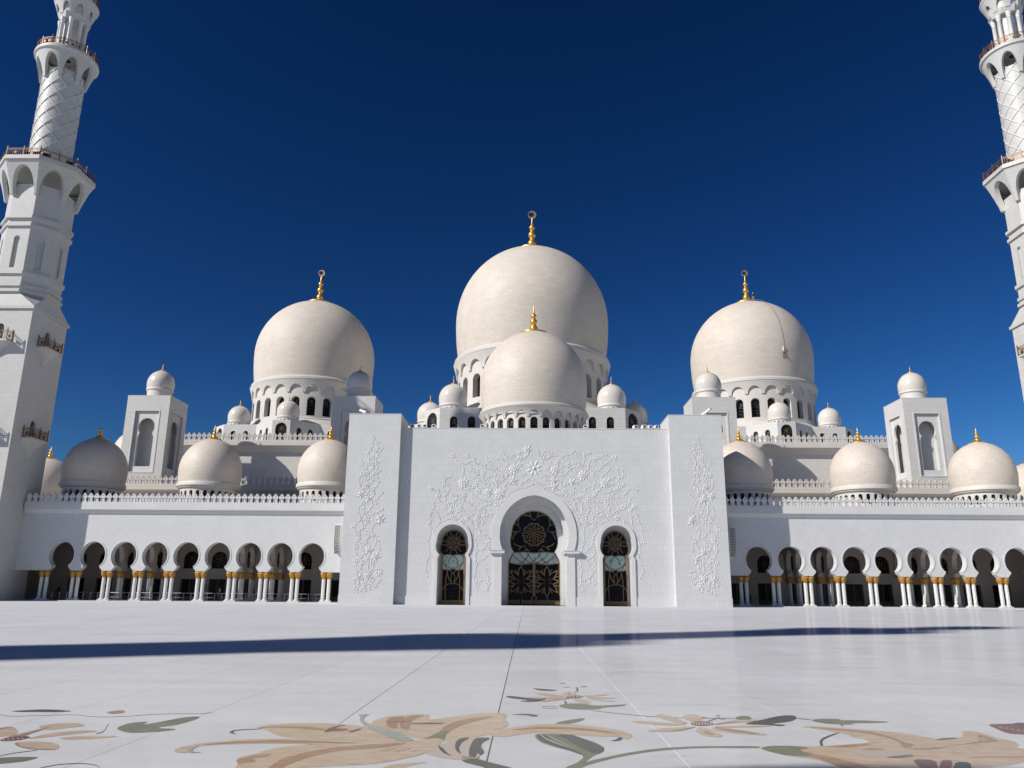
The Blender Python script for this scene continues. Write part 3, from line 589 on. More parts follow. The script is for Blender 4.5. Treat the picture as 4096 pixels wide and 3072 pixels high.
    '8,9.825],[3.006,9.71],[2.698,9.53]]],["L2","pink",2,[[2.6,9.28],[2.892,9.346],[3.279,9.322],[3.19,9.13],[2.749,9.007]]],["L2","brown",3,[[2.068,9.193]'
    ',[2.261,9.073],[2.412,8.8],[2.478,8.655],[2.506,8.429],[2.237,8.413],[2.139,8.876]]],["L2","olive",3,[[2.846,8.994],[3.057,9.122],[3.229,9.185],[3.201'
    ',9.098],[2.991,8.977]]],["L2","brown",2,[[2.771,9.442],[2.974,9.54],[3.089,9.462],[2.913,9.395]]],["L2","brown",2,[[3.715,9.046],[3.963,9.126],[4.372,'
    '9.138],[4.372,9.099],[3.937,9.079]]],["L2","maroon",2,[[3.098,8.934],[3.343,8.917],[3.144,8.466],[2.984,8.457]]],["L2","dark",2,[[3.502,8.835],[3.64,8'
    '.813],[3.476,8.485],[3.291,8.475]]],["L2","maroon",2,[[3.395,8.92],[3.509,8.896],[3.267,8.473],[3.156,8.467]]],["L2","sage",2,[[4.562,10.323],[4.606,1'
    '0.285],[4.52,10.077],[4.395,10.005]]],["L2","dark",1,[[2.505,9.906],[2.607,10.111],[2.774,10.33],[2.97,10.542],[2.959,10.498],[2.733,10.218],[2.589,10'
    '.014],[2.517,9.852],[2.443,9.608],[2.415,9.62]]],["L2","maroon",2,[[3.895,10.059],[4.04,10.206],[4.303,10.265],[4.088,10.128]]],["G2","olive",1,[[2.94'
    ',11.478],[3.118,11.63],[3.415,11.619],[3.305,11.504],[3.646,11.529],[4.007,11.429],[3.805,11.322],[3.321,11.247],[3.438,11.155],[3.174,11.156],[2.991,'
    '11.274]]],["G2","dark",1,[[3.215,11.159],[3.24,11.161],[3.211,11.002],[3.186,11.001]]],["G2","dark",1,[[2.817,11.633],[2.888,11.595],[2.963,11.536],[2'
    '.953,11.507],[2.879,11.566],[2.808,11.604]]],["B","maroon",1,[[5.194,11.3],[5.355,11.341],[5.593,11.389],[5.879,11.512],[5.815,11.224],[5.342,10.46],['
    '5.214,10.537],[5.05,10.595],[5.119,10.983]]],["B","purple",2,[[5.597,11.409],[5.694,11.478],[5.77,11.463],[5.787,11.362],[5.615,11.289]]],["B","brown"'
    ',2,[[5.237,11.135],[5.304,11.169],[5.205,10.942],[5.176,10.987]]],["B","brown",2,[[5.27,11.06],[5.337,11.093],[5.237,10.869],[5.209,10.914]]],["B","br'
    'own",2,[[5.302,10.986],[5.369,11.019],[5.269,10.798],[5.241,10.842]]],["B","brown",2,[[5.334,10.913],[5.4,10.946],[5.301,10.728],[5.273,10.771]]],["B"'
    ',"brown",2,[[5.366,10.841],[5.432,10.873],[5.332,10.659],[5.305,10.701]]],["F3","olive",1,[[-5.867,10.242],[-5.886,10.641],[-5.7,10.769],[-5.658,10.47'
    '1],[-5.52,10.782],[-5.412,11.109],[-5.268,11.228],[-5.182,11.126],[-5.175,10.845],[-5.229,10.538],[-5.41,10.274],[-5.071,10.228],[-5.191,10.05],[-5.47'
    ',9.912],[-5.644,9.985]]],["F3","slate",1,[[-7.979,11.494],[-7.825,11.578],[-7.633,11.685],[-7.374,11.659],[-7.105,11.542],[-7.273,11.44],[-7.537,11.43'
    '8],[-7.791,11.418]]],["F3","olive",1,[[-6.15,8.447],[-5.954,8.506],[-5.747,8.519],[-5.749,8.332],[-5.832,8.238],[-5.957,8.155]]],["F3","cream",1,[[-7.'
    '248,10.111],[-7.098,10.226],[-6.893,9.966],[-6.765,9.747],[-6.86,9.523]]],["F3","brown",2,[[-7.248,10.111],[-7.2,10.219],[-7.111,10.247],[-7.136,10.11'
    '9],[-7.183,10.014]]],["F3","brown",2,[[-6.715,9.337],[-6.769,9.621],[-6.733,9.813],[-6.693,10.362],[-6.658,10.084],[-6.63,9.756],[-6.568,9.393],[-6.61'
    '8,9.32]]],["F3","cream",1,[[-6.487,9.282],[-6.325,9.351],[-6.002,9.257],[-5.797,8.942],[-5.821,8.877],[-5.984,8.878],[-6.179,8.944],[-6.367,9.094]]],['
    '"F3","brown",2,[[-6.462,9.227],[-6.421,9.23],[-6.31,9.07],[-6.13,8.947],[-5.819,8.909],[-5.815,8.867],[-5.978,8.868],[-6.173,8.934],[-6.36,9.083]]],["'
    'F3","cream",1,[[-6.482,9.428],[-6.45,9.833],[-6.191,10.082],[-5.922,10.013],[-6.105,9.824],[-6.306,9.591]]],["F3","cream",1,[[-6.166,9.539],[-5.983,9.'
    '705],[-5.482,9.707],[-5.723,9.532],[-5.994,9.431]]],["F3","cream",1,[[-6.858,10.279],[-6.775,10.502],[-6.535,10.594],[-6.301,10.389],[-6.435,10.203],['
    '-6.585,10.021]]],["F3","maroon",2,[[-6.726,9.354],[-6.735,9.501],[-6.638,9.661],[-6.487,9.579],[-6.492,9.428],[-6.577,9.323]]],["F3","cream",3,[[-6.74'
    '7,9.453],[-6.74,9.465],[-6.672,9.386],[-6.672,9.363]]],["F3","cream",3,[[-6.706,9.473],[-6.699,9.486],[-6.631,9.407],[-6.631,9.383]]],["F3","cream",3,'
    '[[-6.665,9.494],[-6.658,9.507],[-6.59,9.427],[-6.59,9.404]]],["F3","cream",3,[[-6.623,9.515],[-6.616,9.527],[-6.548,9.448],[-6.548,9.424]]],["F3","cre'
    'am",3,[[-6.582,9.536],[-6.574,9.548],[-6.507,9.468],[-6.507,9.445]]],["F3","brown",1,[[-6.644,11.506],[-6.54,11.695],[-6.449,11.647],[-6.349,11.422],['
    '-6.484,11.324]]],["F3","dark",1,[[-7.918,11.187],[-7.678,11.036],[-7.359,11.144],[-6.934,11.26],[-6.541,11.063],[-6.199,11.146],[-5.965,11.333],[-5.68'
    '5,11.441],[-5.316,11.443],[-5.201,11.593],[-5.191,11.567],[-5.306,11.417],[-5.674,11.416],[-5.953,11.308],[-6.187,11.122],[-6.528,11.039],[-6.92,11.23'
    '6],[-7.344,11.12],[-7.663,11.013],[-7.902,11.162]]],["F3","slate",1,[[-6.185,8.545],[-6.13,8.705],[-5.988,8.867],[-5.97,8.837],[-6.111,8.676],[-6.166,'
    '8.517]]],["F3","dark",1,[[-5.456,8.037],[-5.381,8.192],[-5.231,8.258],[-5.107,8.239],[-4.987,8.171],[-4.905,8.069],[-4.89,8.041],[-4.971,8.142],[-5.09'
    '1,8.209],[-5.214,8.228],[-5.364,8.162],[-5.439,8.009]]],["F3","dark",1,[[-5.9,9.863],[-5.879,9.996],[-6.124,10.578],[-6.094,10.521],[-5.852,9.945],[-5'
    '.874,9.814]]]]')
VINES = (
    '[[[0,[[-20.88,21.12],[-20.72,20.77],[-20.73,20.34],[-20.88,19.77],[-21.03,19.27],[-21.22,18.92],[-21.22,18.36],[-21.13,17.94]]],[0,[[-20.41,20.2],[-20'
    '.21,19.7],[-20.18,19.14],[-20.31,19.0]]],[0,[[-19.57,19.56],[-19.62,19.21],[-19.89,18.93],[-20.15,18.57],[-20.27,18.08],[-20.17,17.52],[-20.08,17.1],['
    '-20.19,16.61],[-20.44,16.12],[-20.56,15.71],[-20.57,15.29]]],[0,[[-19.56,17.94],[-19.75,17.59],[-20.17,17.52]]],[0,[[-22.14,17.93],[-22.11,17.37],[-21'
    '.81,16.95],[-21.61,16.4],[-21.58,15.98]]],[0,[[-21.49,17.51],[-21.39,16.95],[-21.33,16.4],[-21.28,16.12]]],[0,[[-20.66,17.52],[-20.7,16.96],[-20.88,16'
    '.54],[-21.28,16.12],[-21.82,15.94],[-22.16,15.7],[-22.38,15.28],[-22.39,14.86],[-22.22,14.45],[-21.93,14.18]]],[0,[[-21.28,16.19],[-21.46,15.63],[-21.'
    '5,15.15],[-21.44,14.73]]],[0,[[-21.95,15.77],[-21.88,15.14],[-21.74,14.45],[-21.57,13.9],[-21.27,13.42]]],[0,[[-21.28,15.49],[-21.01,15.08],[-20.92,14'
    '.6],[-20.99,14.04],[-21.27,13.42]]],[0,[[-20.53,17.1],[-20.5,16.54],[-20.51,16.05]]],[0,[[-20.0,15.71],[-19.84,15.22],[-19.95,14.74],[-20.21,14.39],[-'
    '20.47,13.94],[-20.38,13.63]]],[0,[[-19.6,16.68],[-19.76,16.33],[-19.96,16.13]]],[0,[[-19.15,13.78],[-19.42,13.71],[-19.47,13.37],[-19.87,13.02],[-20.0'
    '9,12.68],[-19.97,12.4]]],[0,[[-21.64,12.67],[-21.96,12.19],[-22.2,11.64],[-22.09,10.9],[-21.85,10.36]]],[0,[[-20.7,13.15],[-20.53,12.47],[-20.57,11.92'
    '],[-21.01,11.24]]],[0,[[-21.35,12.47],[-21.53,11.92],[-21.45,11.17]]],[0,[[-19.18,11.73],[-19.5,11.32],[-20.11,11.15]]],[0,[[-21.82,10.93],[-21.86,10.'
    '45],[-22.17,9.98],[-22.52,9.44],[-22.52,8.9],[-22.29,8.5]]],[0,[[-21.23,10.93],[-21.1,10.39],[-21.2,9.78],[-21.65,9.18],[-21.83,8.77],[-21.85,8.5]]],['
    '0,[[-21.71,10.25],[-21.67,9.58],[-21.51,9.11],[-21.0,8.58],[-20.71,8.18]]],[0,[[-20.38,11.0],[-20.77,10.6],[-20.81,10.06]]],[0,[[-19.43,9.93],[-19.98,'
    '9.86],[-20.33,9.45],[-20.33,8.78],[-20.25,8.65]]],[0,[[-19.9,8.45],[-20.45,8.38],[-20.77,8.11],[-20.87,7.51],[-21.13,7.27]]],[0,[[-20.17,8.38],[-19.84'
    ',7.92],[-19.78,7.32],[-20.15,6.65]]],[0,[[-19.59,7.72],[-19.29,7.05],[-19.32,6.33],[-19.43,5.8]]],[0,[[-22.05,7.83],[-22.36,7.3],[-22.28,6.5],[-22.15,'
    '6.11]]],[0,[[-21.82,7.3],[-21.31,6.78],[-21.24,6.11],[-21.58,5.52],[-21.95,4.99],[-22.06,4.46],[-21.95,3.81]]],[0,[[-20.65,5.92],[-20.53,4.93],[-20.67'
    ',3.82]]],[0,[[-19.84,5.27],[-20.03,4.41],[-20.34,3.82]]],[0,[[-21.51,5.52],[-21.34,4.99],[-21.48,4.4]]],[0,[[-20.68,5.26],[-21.21,5.06],[-21.4,4.8]]],'
    '[0,[[-20.35,5.26],[-20.05,4.81]]],[0,[[-19.09,4.42],[-19.48,4.22],[-20.02,4.15]]],[0,[[-19.42,4.29],[-19.01,4.22],[-18.88,3.77]]],[0,[[-22.07,3.48],[-'
    '21.97,3.03],[-21.69,2.83],[-21.29,2.9]]],[0,[[-20.35,2.84],[-20.26,2.39],[-19.85,2.26]]],[0,[[-21.42,1.61],[-21.04,1.93]]],[0,[[-20.09,1.68],[-20.24,2'
    '.07]]],[0,[[-19.76,3.17],[-19.33,2.66]]],[0,[[-22.35,2.63],[-21.81,2.44]]],[0,[[-20.75,1.61],[-20.78,2.06]]],[0,[[-19.56,1.94],[-19.07,2.85]]],[1,[[-1'
    '0.64,18.56],[-10.22,18.36],[-9.8,17.95],[-9.39,17.57],[-8.84,17.47],[-8.3,17.82],[-7.69,17.86],[-7.28,17.62],[-6.73,17.48],[-6.39,17.42]]],[1,[[-7.7,1'
    '8.44],[-7.8,18.16],[-7.62,17.86],[-7.34,17.62]]],[1,[[-6.2,18.31],[-5.98,17.76],[-5.37,17.42],[-4.95,16.95],[-4.61,16.54],[-4.06,16.13],[-3.99,15.66]]'
    '],[1,[[-6.38,17.08],[-5.7,16.94],[-4.95,16.81]]],[1,[[-6.74,16.25],[-6.63,15.92],[-6.23,15.95],[-5.88,15.72],[-5.82,15.89],[-5.01,16.09],[-4.06,16.2],'
    '[-3.52,16.1],[-2.98,16.27]]],[1,[[-4.9,18.25],[-4.36,18.22],[-3.94,18.01],[-3.4,18.08],[-2.93,18.26],[-2.58,17.64],[-2.44,17.16]]],[1,[[-2.93,18.26],['
    '-2.93,18.6],[-2.59,18.84],[-1.98,18.95]]],[1,[[-0.82,18.95],[-0.88,18.61],[-1.36,18.26],[-1.97,18.19]]],[1,[[-9.1,16.99],[-9.02,16.58],[-9.22,16.24],['
    '-9.34,15.7]]],[1,[[-8.55,16.65],[-7.87,16.66],[-7.39,16.46],[-7.18,16.25]]],[1,[[-8.09,17.34],[-8.08,17.0],[-7.33,16.8],[-7.25,16.32]]],[1,[[-11.65,15'
    '.75],[-11.57,15.28],[-11.35,14.87]]],[1,[[-10.57,15.89],[-11.11,15.82],[-11.41,15.55],[-11.43,15.14],[-11.35,14.81],[-10.94,14.61],[-10.79,14.27],[-10'
    '.99,14.0],[-11.39,13.73],[-11.4,13.12],[-11.22,12.65],[-10.88,12.46]]],[1,[[-13.23,14.32],[-12.68,14.06],[-12.4,13.65],[-12.25,13.18],[-12.03,12.78]]]'
    ',[1,[[-12.22,14.4],[-12.2,13.92],[-12.26,13.52]]],[1,[[-11.75,14.47],[-11.46,14.06],[-11.38,13.59]]],[1,[[-11.89,12.38],[-11.08,12.42],[-10.34,12.59],'
    '[-9.68,12.93],[-9.28,13.1],[-8.87,13.14],[-8.82,13.61]]],[1,[[-8.87,13.14],[-8.8,12.74],[-8.46,12.47],[-7.98,12.31],[-7.37,11.81],[-7.02,11.21],[-6.94'
    ',10.62],[-7.2,10.02]]],[1,[[-10.71,13.7],[-9.96,13.6],[-9.42,13.57],[-9.02,13.4]]],[1,[[-10.07,12.59],[-10.46,12.06]]],[1,[[-10.7,13.39],[-9.96,13.37]'
    ',[-9.15,13.3]]],[1,[[-8.4,12.8],[-8.19,12.47]]],[1,[[-5.3,12.56],[-6.17,12.22],[-6.77,12.01],[-6.96,11.55],[-6.88,11.02],[-6.54,10.55],[-6.46,10.03]]]'
    ',[1,[[-6.78,12.75],[-5.84,12.69],[-5.17,12.89],[-4.84,13.16]]],[1,[[-6.92,12.95],[-5.71,12.89]]],[1,[[-4.95,11.43],[-5.41,11.02],[-5.81,10.89],[-6.28,'
    '11.09],[-6.35,11.48],[-6.5,12.01]]],[1,[[-4.82,11.63],[-4.42,12.36],[-4.16,12.63],[-3.62,13.03],[-3.29,13.64],[-2.96,13.91],[-2.42,14.11],[-1.95,14.38'
    '],[-1.08,14.59],[-0.27,14.93]]],[1,[[-3.99,15.66],[-3.51,15.66],[-3.1,15.26],[-3.51,15.12],[-3.64,14.65],[-3.7,14.04]]],[1,[[-3.92,15.59],[-4.19,15.32'
    '],[-4.72,15.04],[-4.79,14.71]]],[1,[[-2.83,14.99],[-1.95,14.92],[-1.35,15.2],[-0.81,15.54]]],[1,[[-5.8,14.57],[-5.81,15.04],[-6.08,15.44],[-6.36,15.54'
    ']]],[1,[[-8.9,14.41],[-8.56,14.21],[-7.89,14.42]]],[1,[[-12.71,12.78],[-12.79,12.18],[-12.67,11.64],[-12.18,11.18],[-11.97,10.65],[-12.01,9.99]]],[1,['
    '[-13.28,11.91],[-13.0,11.44],[-13.25,10.84],[-13.1,10.38],[-13.22,9.98]]],[1,[[-11.82,10.12],[-11.35,10.33],[-10.82,10.46]]],[1,[[-10.72,11.59],[-10.3'
    '8,11.46],[-10.37,10.99]]],[1,[[-9.26,12.26],[-9.24,11.6],[-9.09,11.07],[-8.49,10.81],[-7.94,10.22]]],[1,[[-7.17,15.51],[-6.55,15.1],[-6.28,15.04]]],[1'
    ',[[-5.54,15.11],[-4.86,15.31]]],[1,[[-1.76,16.01],[-1.22,16.22]]],[1,[[-7.95,11.01],[-7.02,11.01]]],[1,[[-10.15,10.33],[-9.48,10.54],[-9.21,10.27]]],['
    '1,[[-11.24,11.12],[-10.64,11.32]]],[1,[[-9.9,11.2],[-9.37,11.53]]],[1,[[-13.19,11.57],[-13.28,10.42],[-12.99,9.4],[-13.21,8.39],[-13.44,7.51],[-13.14,'
    '6.38],[-13.36,5.38],[-13.58,4.39],[-13.3,3.53]]],[1,[[-12.13,10.94],[-11.91,10.05],[-12.47,9.41],[-12.58,8.9]]],[1,[[-7.99,10.45],[-7.77,9.44],[-7.68,'
    '8.17],[-7.16,7.42],[-7.39,6.42],[-7.37,5.18],[-7.35,4.19]]],[1,[[-6.97,11.48],[-7.21,10.46],[-7.06,9.32],[-6.53,8.43],[-5.63,8.19],[-6.25,7.05],[-7.14'
    ',6.42],[-7.37,5.42]]],[1,[[-6.02,8.69],[-5.62,7.43],[-5.73,6.18],[-6.36,5.56],[-7.11,4.93],[-7.34,3.82]]],[1,[[-6.21,4.44],[-5.82,3.58],[-5.8,2.72],[-'
    '6.57,3.21],[-7.05,2.1]]],[1,[[-7.34,3.82],[-7.58,2.95],[-7.32,2.59]]],[1,[[-5.5,8.19],[-5.74,7.18]]],[1,[[-5.93,2.72],[-5.79,1.99]]],[1,[[0.49,19.4],['
    '0.42,18.83],[0.7,18.27],[1.12,18.13],[1.75,18.27],[2.1,18.56]]],[1,[[0.84,18.55],[1.12,18.83],[1.34,19.22],[1.76,19.26]]],[1,[[2.17,18.7],[2.73,18.56]'
    ',[3.01,18.07],[3.08,17.78],[2.24,17.43]]],[1,[[3.57,18.28],[3.78,18.63],[4.34,18.74],[4.83,18.92],[5.05,19.21]]],[1,[[5.05,19.17],[5.74,18.93]]],[1,[['
    '3.97,16.25],[4.32,16.67],[4.74,17.02],[5.23,17.2],[6.0,17.34],[6.36,17.8],[6.5,18.22],[6.44,18.58],[6.79,18.86],[7.21,18.97]]],[1,[[3.28,16.94],[3.77,'
    '17.37],[4.26,17.51]]],[1,[[6.13,16.75],[6.83,16.82],[7.04,17.31],[7.05,17.8],[7.48,18.16],[8.46,18.37],[8.74,18.69],[9.16,18.73]]],[1,[[7.51,16.4],[8.'
    '01,16.76],[8.57,16.97],[8.78,17.39],[9.28,17.74],[9.71,18.1],[9.99,18.38],[10.41,18.38]]],[1,[[1.26,16.02],[1.88,16.1],[2.44,16.24],[3.21,16.52],[3.62'
    ',16.17]]],[1,[[5.89,14.52],[6.58,14.45],[7.21,14.7],[7.84,15.01],[8.4,15.43],[8.62,15.99],[9.18,16.34],[9.61,16.9]]],[1,[[2.78,14.22],[3.54,14.51],[3.'
    '61,14.71],[4.17,14.99],[4.72,15.14],[5.41,15.07],[5.9,15.42],[6.05,15.7]]],[1,[[10.45,14.4],[10.81,15.03],[10.82,15.65],[11.25,16.0],[11.34,16.7]]],[1'
    ',[[10.82,15.59],[10.77,16.14],[10.65,16.84]]],[1,[[6.83,12.9],[7.46,13.22],[7.74,13.63],[8.3,14.25]]],[1,[[6.83,12.9],[7.38,12.74],[8.2,12.67],[9.1,12'
    '.88],[9.59,13.23],[10.49,13.3]]],[1,[[9.45,13.09],[9.54,13.99],[9.68,14.26]]],[1,[[9.66,13.23],[9.95,13.71],[10.5,13.99],[11.14,14.62],[11.36,14.82]]]'
    ',[1,[[11.46,13.58],[11.82,14.14],[12.24,14.48],[13.07,14.35]]],[1,[[8.43,13.84],[9.33,13.92],[10.23,14.2]]],[1,[[4.56,13.48],[4.98,13.82],[5.06,14.38]'
    ']],[1,[[4.02,13.89],[4.29,13.47],[4.98,13.27],[5.8,13.34]]],[1,[[4.84,13.27],[5.04,12.79],[5.17,12.17],[5.3,11.9]]],[1,[[6.07,12.66],[6.06,11.97],[5.9'
    '8,11.29],[6.11,10.89]]],[1,[[6.82,12.39],[6.95,11.91],[6.74,11.3],[6.66,10.75],[6.85,10.08]]],[1,[[7.41,10.55],[7.55,10.96],[7.97,11.37],[8.66,11.58],'
    '[9.08,11.99]]],[1,[[8.13,12.33],[8.04,11.44]]],[1,[[12.48,13.31],[12.13,12.97],[11.97,12.42],[11.28,12.07],[11.0,11.8],[10.3,11.52],[9.88,11.18],[9.19'
    ',10.77]]],[1,[[5.76,10.0],[6.85,10.01],[7.67,10.15]]],[1,[[8.35,9.95],[9.32,10.43],[10.14,10.64]]],[1,[[12.72,12.15],[12.23,11.94],[12.14,11.26],[12.4'
    ',10.65],[12.31,9.98]]],[1,[[13.03,11.27],[13.08,10.72],[13.27,10.18]]],[1,[[1.18,14.49],[1.88,14.36],[2.77,13.81],[3.6,13.47],[4.14,12.79],[4.69,12.03'
    '],[5.29,11.15],[5.62,10.27]]],[1,[[0.14,15.18],[0.84,14.84],[1.74,14.56]]],[1,[[1.39,15.4],[1.95,15.47],[2.57,15.4],[3.34,15.27]]],[1,[[5.39,13.07],[5'
    '.87,13.28]]],[1,[[11.09,10.37],[11.5,10.24]]],[1,[[8.24,10.97],[8.72,11.04]]],[1,[[9.5,15.44],[10.21,15.86]]],[1,[[9.28,14.54],[9.98,14.96]]],[1,[[5.3'
    '1,17.87],[5.79,17.59]]],[1,[[5.68,10.21],[5.48,8.53],[6.15,7.53],[5.62,6.03],[5.93,4.38],[5.75,3.07],[6.06,1.93]]],[1,[[8.05,9.39],[7.34,7.7],[7.65,6.'
    '37],[6.46,5.54],[6.3,6.36],[7.33,7.2]]],[1,[[7.31,6.04],[7.62,4.39],[6.75,3.08],[7.59,2.76]]],[1,[[12.39,11.95],[12.18,10.76],[12.48,9.41],[12.95,8.24'
    '],[13.25,6.91],[13.04,5.75],[13.5,4.44],[13.13,3.45]]],[1,[[12.88,11.11],[13.35,9.93],[13.78,7.75]]],[1,[[6.53,10.22],[6.17,8.87],[6.32,7.86]]],[1,[[6'
    '.79,5.21],[7.1,3.73],[6.08,3.07]]]],[[0,0.28,[-20.76,18.22]],[0,0.28,[-21.04,15.63]],[0,0.28,[-21.97,16.11]],[0,0.28,[-21.04,17.45]],[0,0.28,[-20.55,1'
    '4.18]],[0,0.4,[-21.33,14.59]],[0,0.4,[-20.97,12.95]],[0,0.4,[-22.03,13.42]],[0,0.4,[-19.46,10.51]],[0,0.42,[-19.31,10.27]],[0,0.42,[-20.68,6.51]],[0,0'
    '.42,[-19.76,5.73]],[0,0.42,[-20.58,3.36]],[0,0.42,[-21.72,3.22]],[0,0.28,[-20.94,2.52]],[0,0.28,[-20.14,2.65]],[0,0.28,[-22.26,6.84]],[0,0.28,[-22.24,'
    '5.25]],[0,0.28,[-19.38,3.63]],[0,0.28,[-21.79,5.71]],[0,0.28,[-21.99,8.04]],[0,0.28,[-19.71,2.2]],[1,0.62,[-9.06,15.09]],[1,0.62,[-2.58,16.89]],[1,0.6'
    '2,[-4.44,13.7]],[1,0.48,[-2.7,15.43]],[1,0.48,[-5.86,13.89]],[1,0.48,[-0.89,19.44]],[1,0.3,[-8.59,18.64]],[1,0.3,[-10.57,18.63]],[1,0.3,[-13.23,14.32]'
    '],[1,0.3,[-12.25,13.39]],[1,0.3,[-7.49,14.89]],[1,0.3,[-7.14,13.99]],[1,0.3,[-6.51,16.46]],[1,0.3,[-4.83,12.49]],[1,0.3,[-11.34,12.05]],[1,0.3,[-10.58'
    ',11.52]],[1,0.3,[-10.36,10.73]],[1,0.3,[-8.42,10.67]],[1,0.3,[-4.09,18.97]],[1,0.3,[-3.43,17.57]],[1,0.3,[-1.83,17.44]],[1,0.3,[-1.9,18.26]],[1,0.3,[-'
    '7.34,10.62]],[1,0.3,[-9.14,10.21]],[1,0.3,[-3.61,18.6]],[1,0.3,[-1.98,18.95]],[1,0.3,[-4.86,15.45]],[1,1.15,[-0.03,17.0]],[1,0.58,[2.72,16.87]],[1,0.5'
    '8,[6.26,16.12]],[1,0.58,[9.01,15.16]],[1,0.4,[4.86,15.28]],[1,0.4,[2.5,15.4]],[1,0.4,[2.57,14.67]],[1,0.3,[3.01,17.85]],[1,0.3,[7.69,18.16]],[1,0.3,[2'
    '.03,18.91]],[1,0.3,[10.34,18.42]],[1,0.3,[5.17,17.86]],[1,0.3,[7.81,13.84]],[1,0.3,[7.51,16.19]],[1,0.3,[6.63,12.94]],[1,0.3,[6.08,13.48]],[1,0.3,[3.8'
    '1,14.13]],[1,0.3,[11.28,12.14]],[1,0.3,[10.42,10.71]],[1,0.3,[9.23,12.54]],[1,0.3,[4.79,11.76]],[1,0.3,[12.65,12.15]],[1,0.3,[4.33,17.51]],[1,0.3,[1.6'
    '8,17.07]],[1,0.3,[9.35,11.79]],[1,0.3,[1.12,18.23]],[1,0.3,[6.38,10.34]],[1,0.3,[6.19,10.39]],[1,0.3,[10.47,10.75]],[1,0.3,[12.74,12.13]],[1,0.3,[7.55'
    ',9.72]],[1,0.3,[5.79,6.53]],[1,0.3,[13.27,7.58]],[1,0.3,[-13.28,14.29]],[1,0.3,[-5.8,2.48]],[1,0.3,[-7.32,2.83]],[1,0.3,[-10.19,10.63]],[1,0.3,[-8.51,'
    '10.64]]]]')
# ------------------------------------------------------------------ courtyard
g = G(); g.add([(-3000, -3000, 0), (3000, -3000, 0), (3000, 3000, 0), (-3000, 3000, 0)], [(0, 1, 2, 3)])
court = ob('courtyard', g.build('courtyard', 'floor')); court['kind'] = 'structure'
groups = {}
for nm, col, lay, pts in json.loads(INLAY): groups.setdefault(nm, []).append((col, lay, pts))
for nm, items in groups.items():
    g = G(); cols = sorted({c for c, _, _ in items})
    for k, (c, lay, pts) in enumerate(items):
        P = []
        n = len(pts)
        for i in range(n):                                   # one round of corner rounding
            a, b2, c2 = pts[i - 1], pts[i], pts[(i + 1) % n]
            P += [(b2[0] * .78 + a[0] * .22, b2[1] * .78 + a[1] * .22), (b2[0] * .78 + c2[0] * .22, b2[1] * .78 + c2[1] * .22)]
        v, f = curve_fill([P], 0.0)
        z = .001 + .0009 * lay + k * .00001
        g.add([(x, y2, z) for x, _, y2 in v], f, cols.index(c))
    o = ob('flower_inlay', g.build('flower_inlay', ['inl_' + c for c in cols]), court)

# ------------------------------------------------------------------ entrance portal
portal = root('entrance_portal', (0, 100, 0), 'tall white marble entrance block carved with vines, between two pylons, with three glass doors', 'building')
YW = 100.88
C_OPEN = keyhole(0, 0, 4.07, 6.5, 8.85, 4.33, 13.56, 3.95, 6.66)
C_OUT = keyhole(0, 0, 5.08, 6.5, 8.75, 5.33, 14.43, 5.0, 6.66)
C_STEP = keyhole(0, 0, 3.62, 5.75, 8.95, 3.75, 12.88, 3.45, 6.62, 3)
C_IN = keyhole(0, 0, 3.38, 5.32, 9.0, 2.96, 11.83, 2.68, 6.62, 4)
def SD(cx): return (keyhole(cx, 0, 1.80, 5.66, 7.88, 1.95, 9.71, 1.62, 6.1), keyhole(cx, 0, 2.27, 5.66, 7.9, 2.41, 10.12, 2.03, 6.1),
                    keyhole(cx, 0, 1.45, 5.4, 7.66, 1.53, 9.25, 1.22, 6.1, 3))
g = G()
g.plate([rect(-17.31, 17.31, 0, 22.22), C_OPEN, SD(-10.3)[0], SD(10.3)[0]], YW, 103.0)
g.plate([rect(-13.5, 13.5, 0, 15), C_STEP, SD(-10.3)[2], SD(10.3)[2]], 103.003, 104.0)
g.plate([rect(-6, 6, 0, 15), C_IN], 104.003, 105.0)
g.box(-17.31, 17.31, 106.4, 107, 0, 21.6); g.box(-17.31, 17.31, 103, 124, 21.0, 21.6); g.box(-17.31, -16.9, 103, 106.4, 0, 21); g.box(16.9, 17.31, 103, 106.4, 0, 21)
g.box(-17.3, 17.3, 101.4, 101.6, 22.22, 22.30)
ob('wall', g.build('portal_wall', 'facade'), portal)
for x0, x1 in ((-17.305, -12.59), (-8.01, -5.1), (5.1, 8.01), (12.59, 17.305)):
    g = G(); g.box(x0, x1, YW - .07, YW, 0, 1.07); ob('plinth_course', g.build('plinth_course', 'plain'), portal)
g = G(); g.box(-17.305, 17.305, YW - .035, 102.8, 22.16, 22.26); ob('coping', g.build('coping', 'plain'), portal)
for s in (-1, 1):
    g = G(); g.box(s * 17.31, s * 24.07, 100.0, 106.35, 0, 23.9); g.box(s * 17.31, s * 24.07, 106.35, 124, 0, 12.5)
    g.box(s * 17.31 - s * .03, s * 24.10, 99.97, 106.38, 23.84, 23.94); g.box(s * 17.33, s * 24.05, 99.95, 100.0, 0, 1.07); g.box(s * 24.07, s * 24.12, 99.95, 105.0, 0, 1.07)
    ob('pylon', g.build('pylon', 'facade'), portal)
def surround(name, outer, inner, extra=None):
    g = G(); g.plate([outer + inner[::-1]], YW - .16, YW - .002)
    if extra: extra(g)
    ob(name, g.build(name, 'plain'), portal)
def impost(g):
    for s in (-1, 1):
        g.box(s * 3.72, s * 5.62, YW - .52, YW - .162, 6.28, 6.60); g.box(s * 3.66, s * 5.70, YW - .58, YW - .20, 6.60, 6.66)
        g.box(s * 3.70, s * 4.07, YW - .1, 102.9, 6.3, 6.6)
surround('arch_surround', C_OUT, C_OPEN, impost)
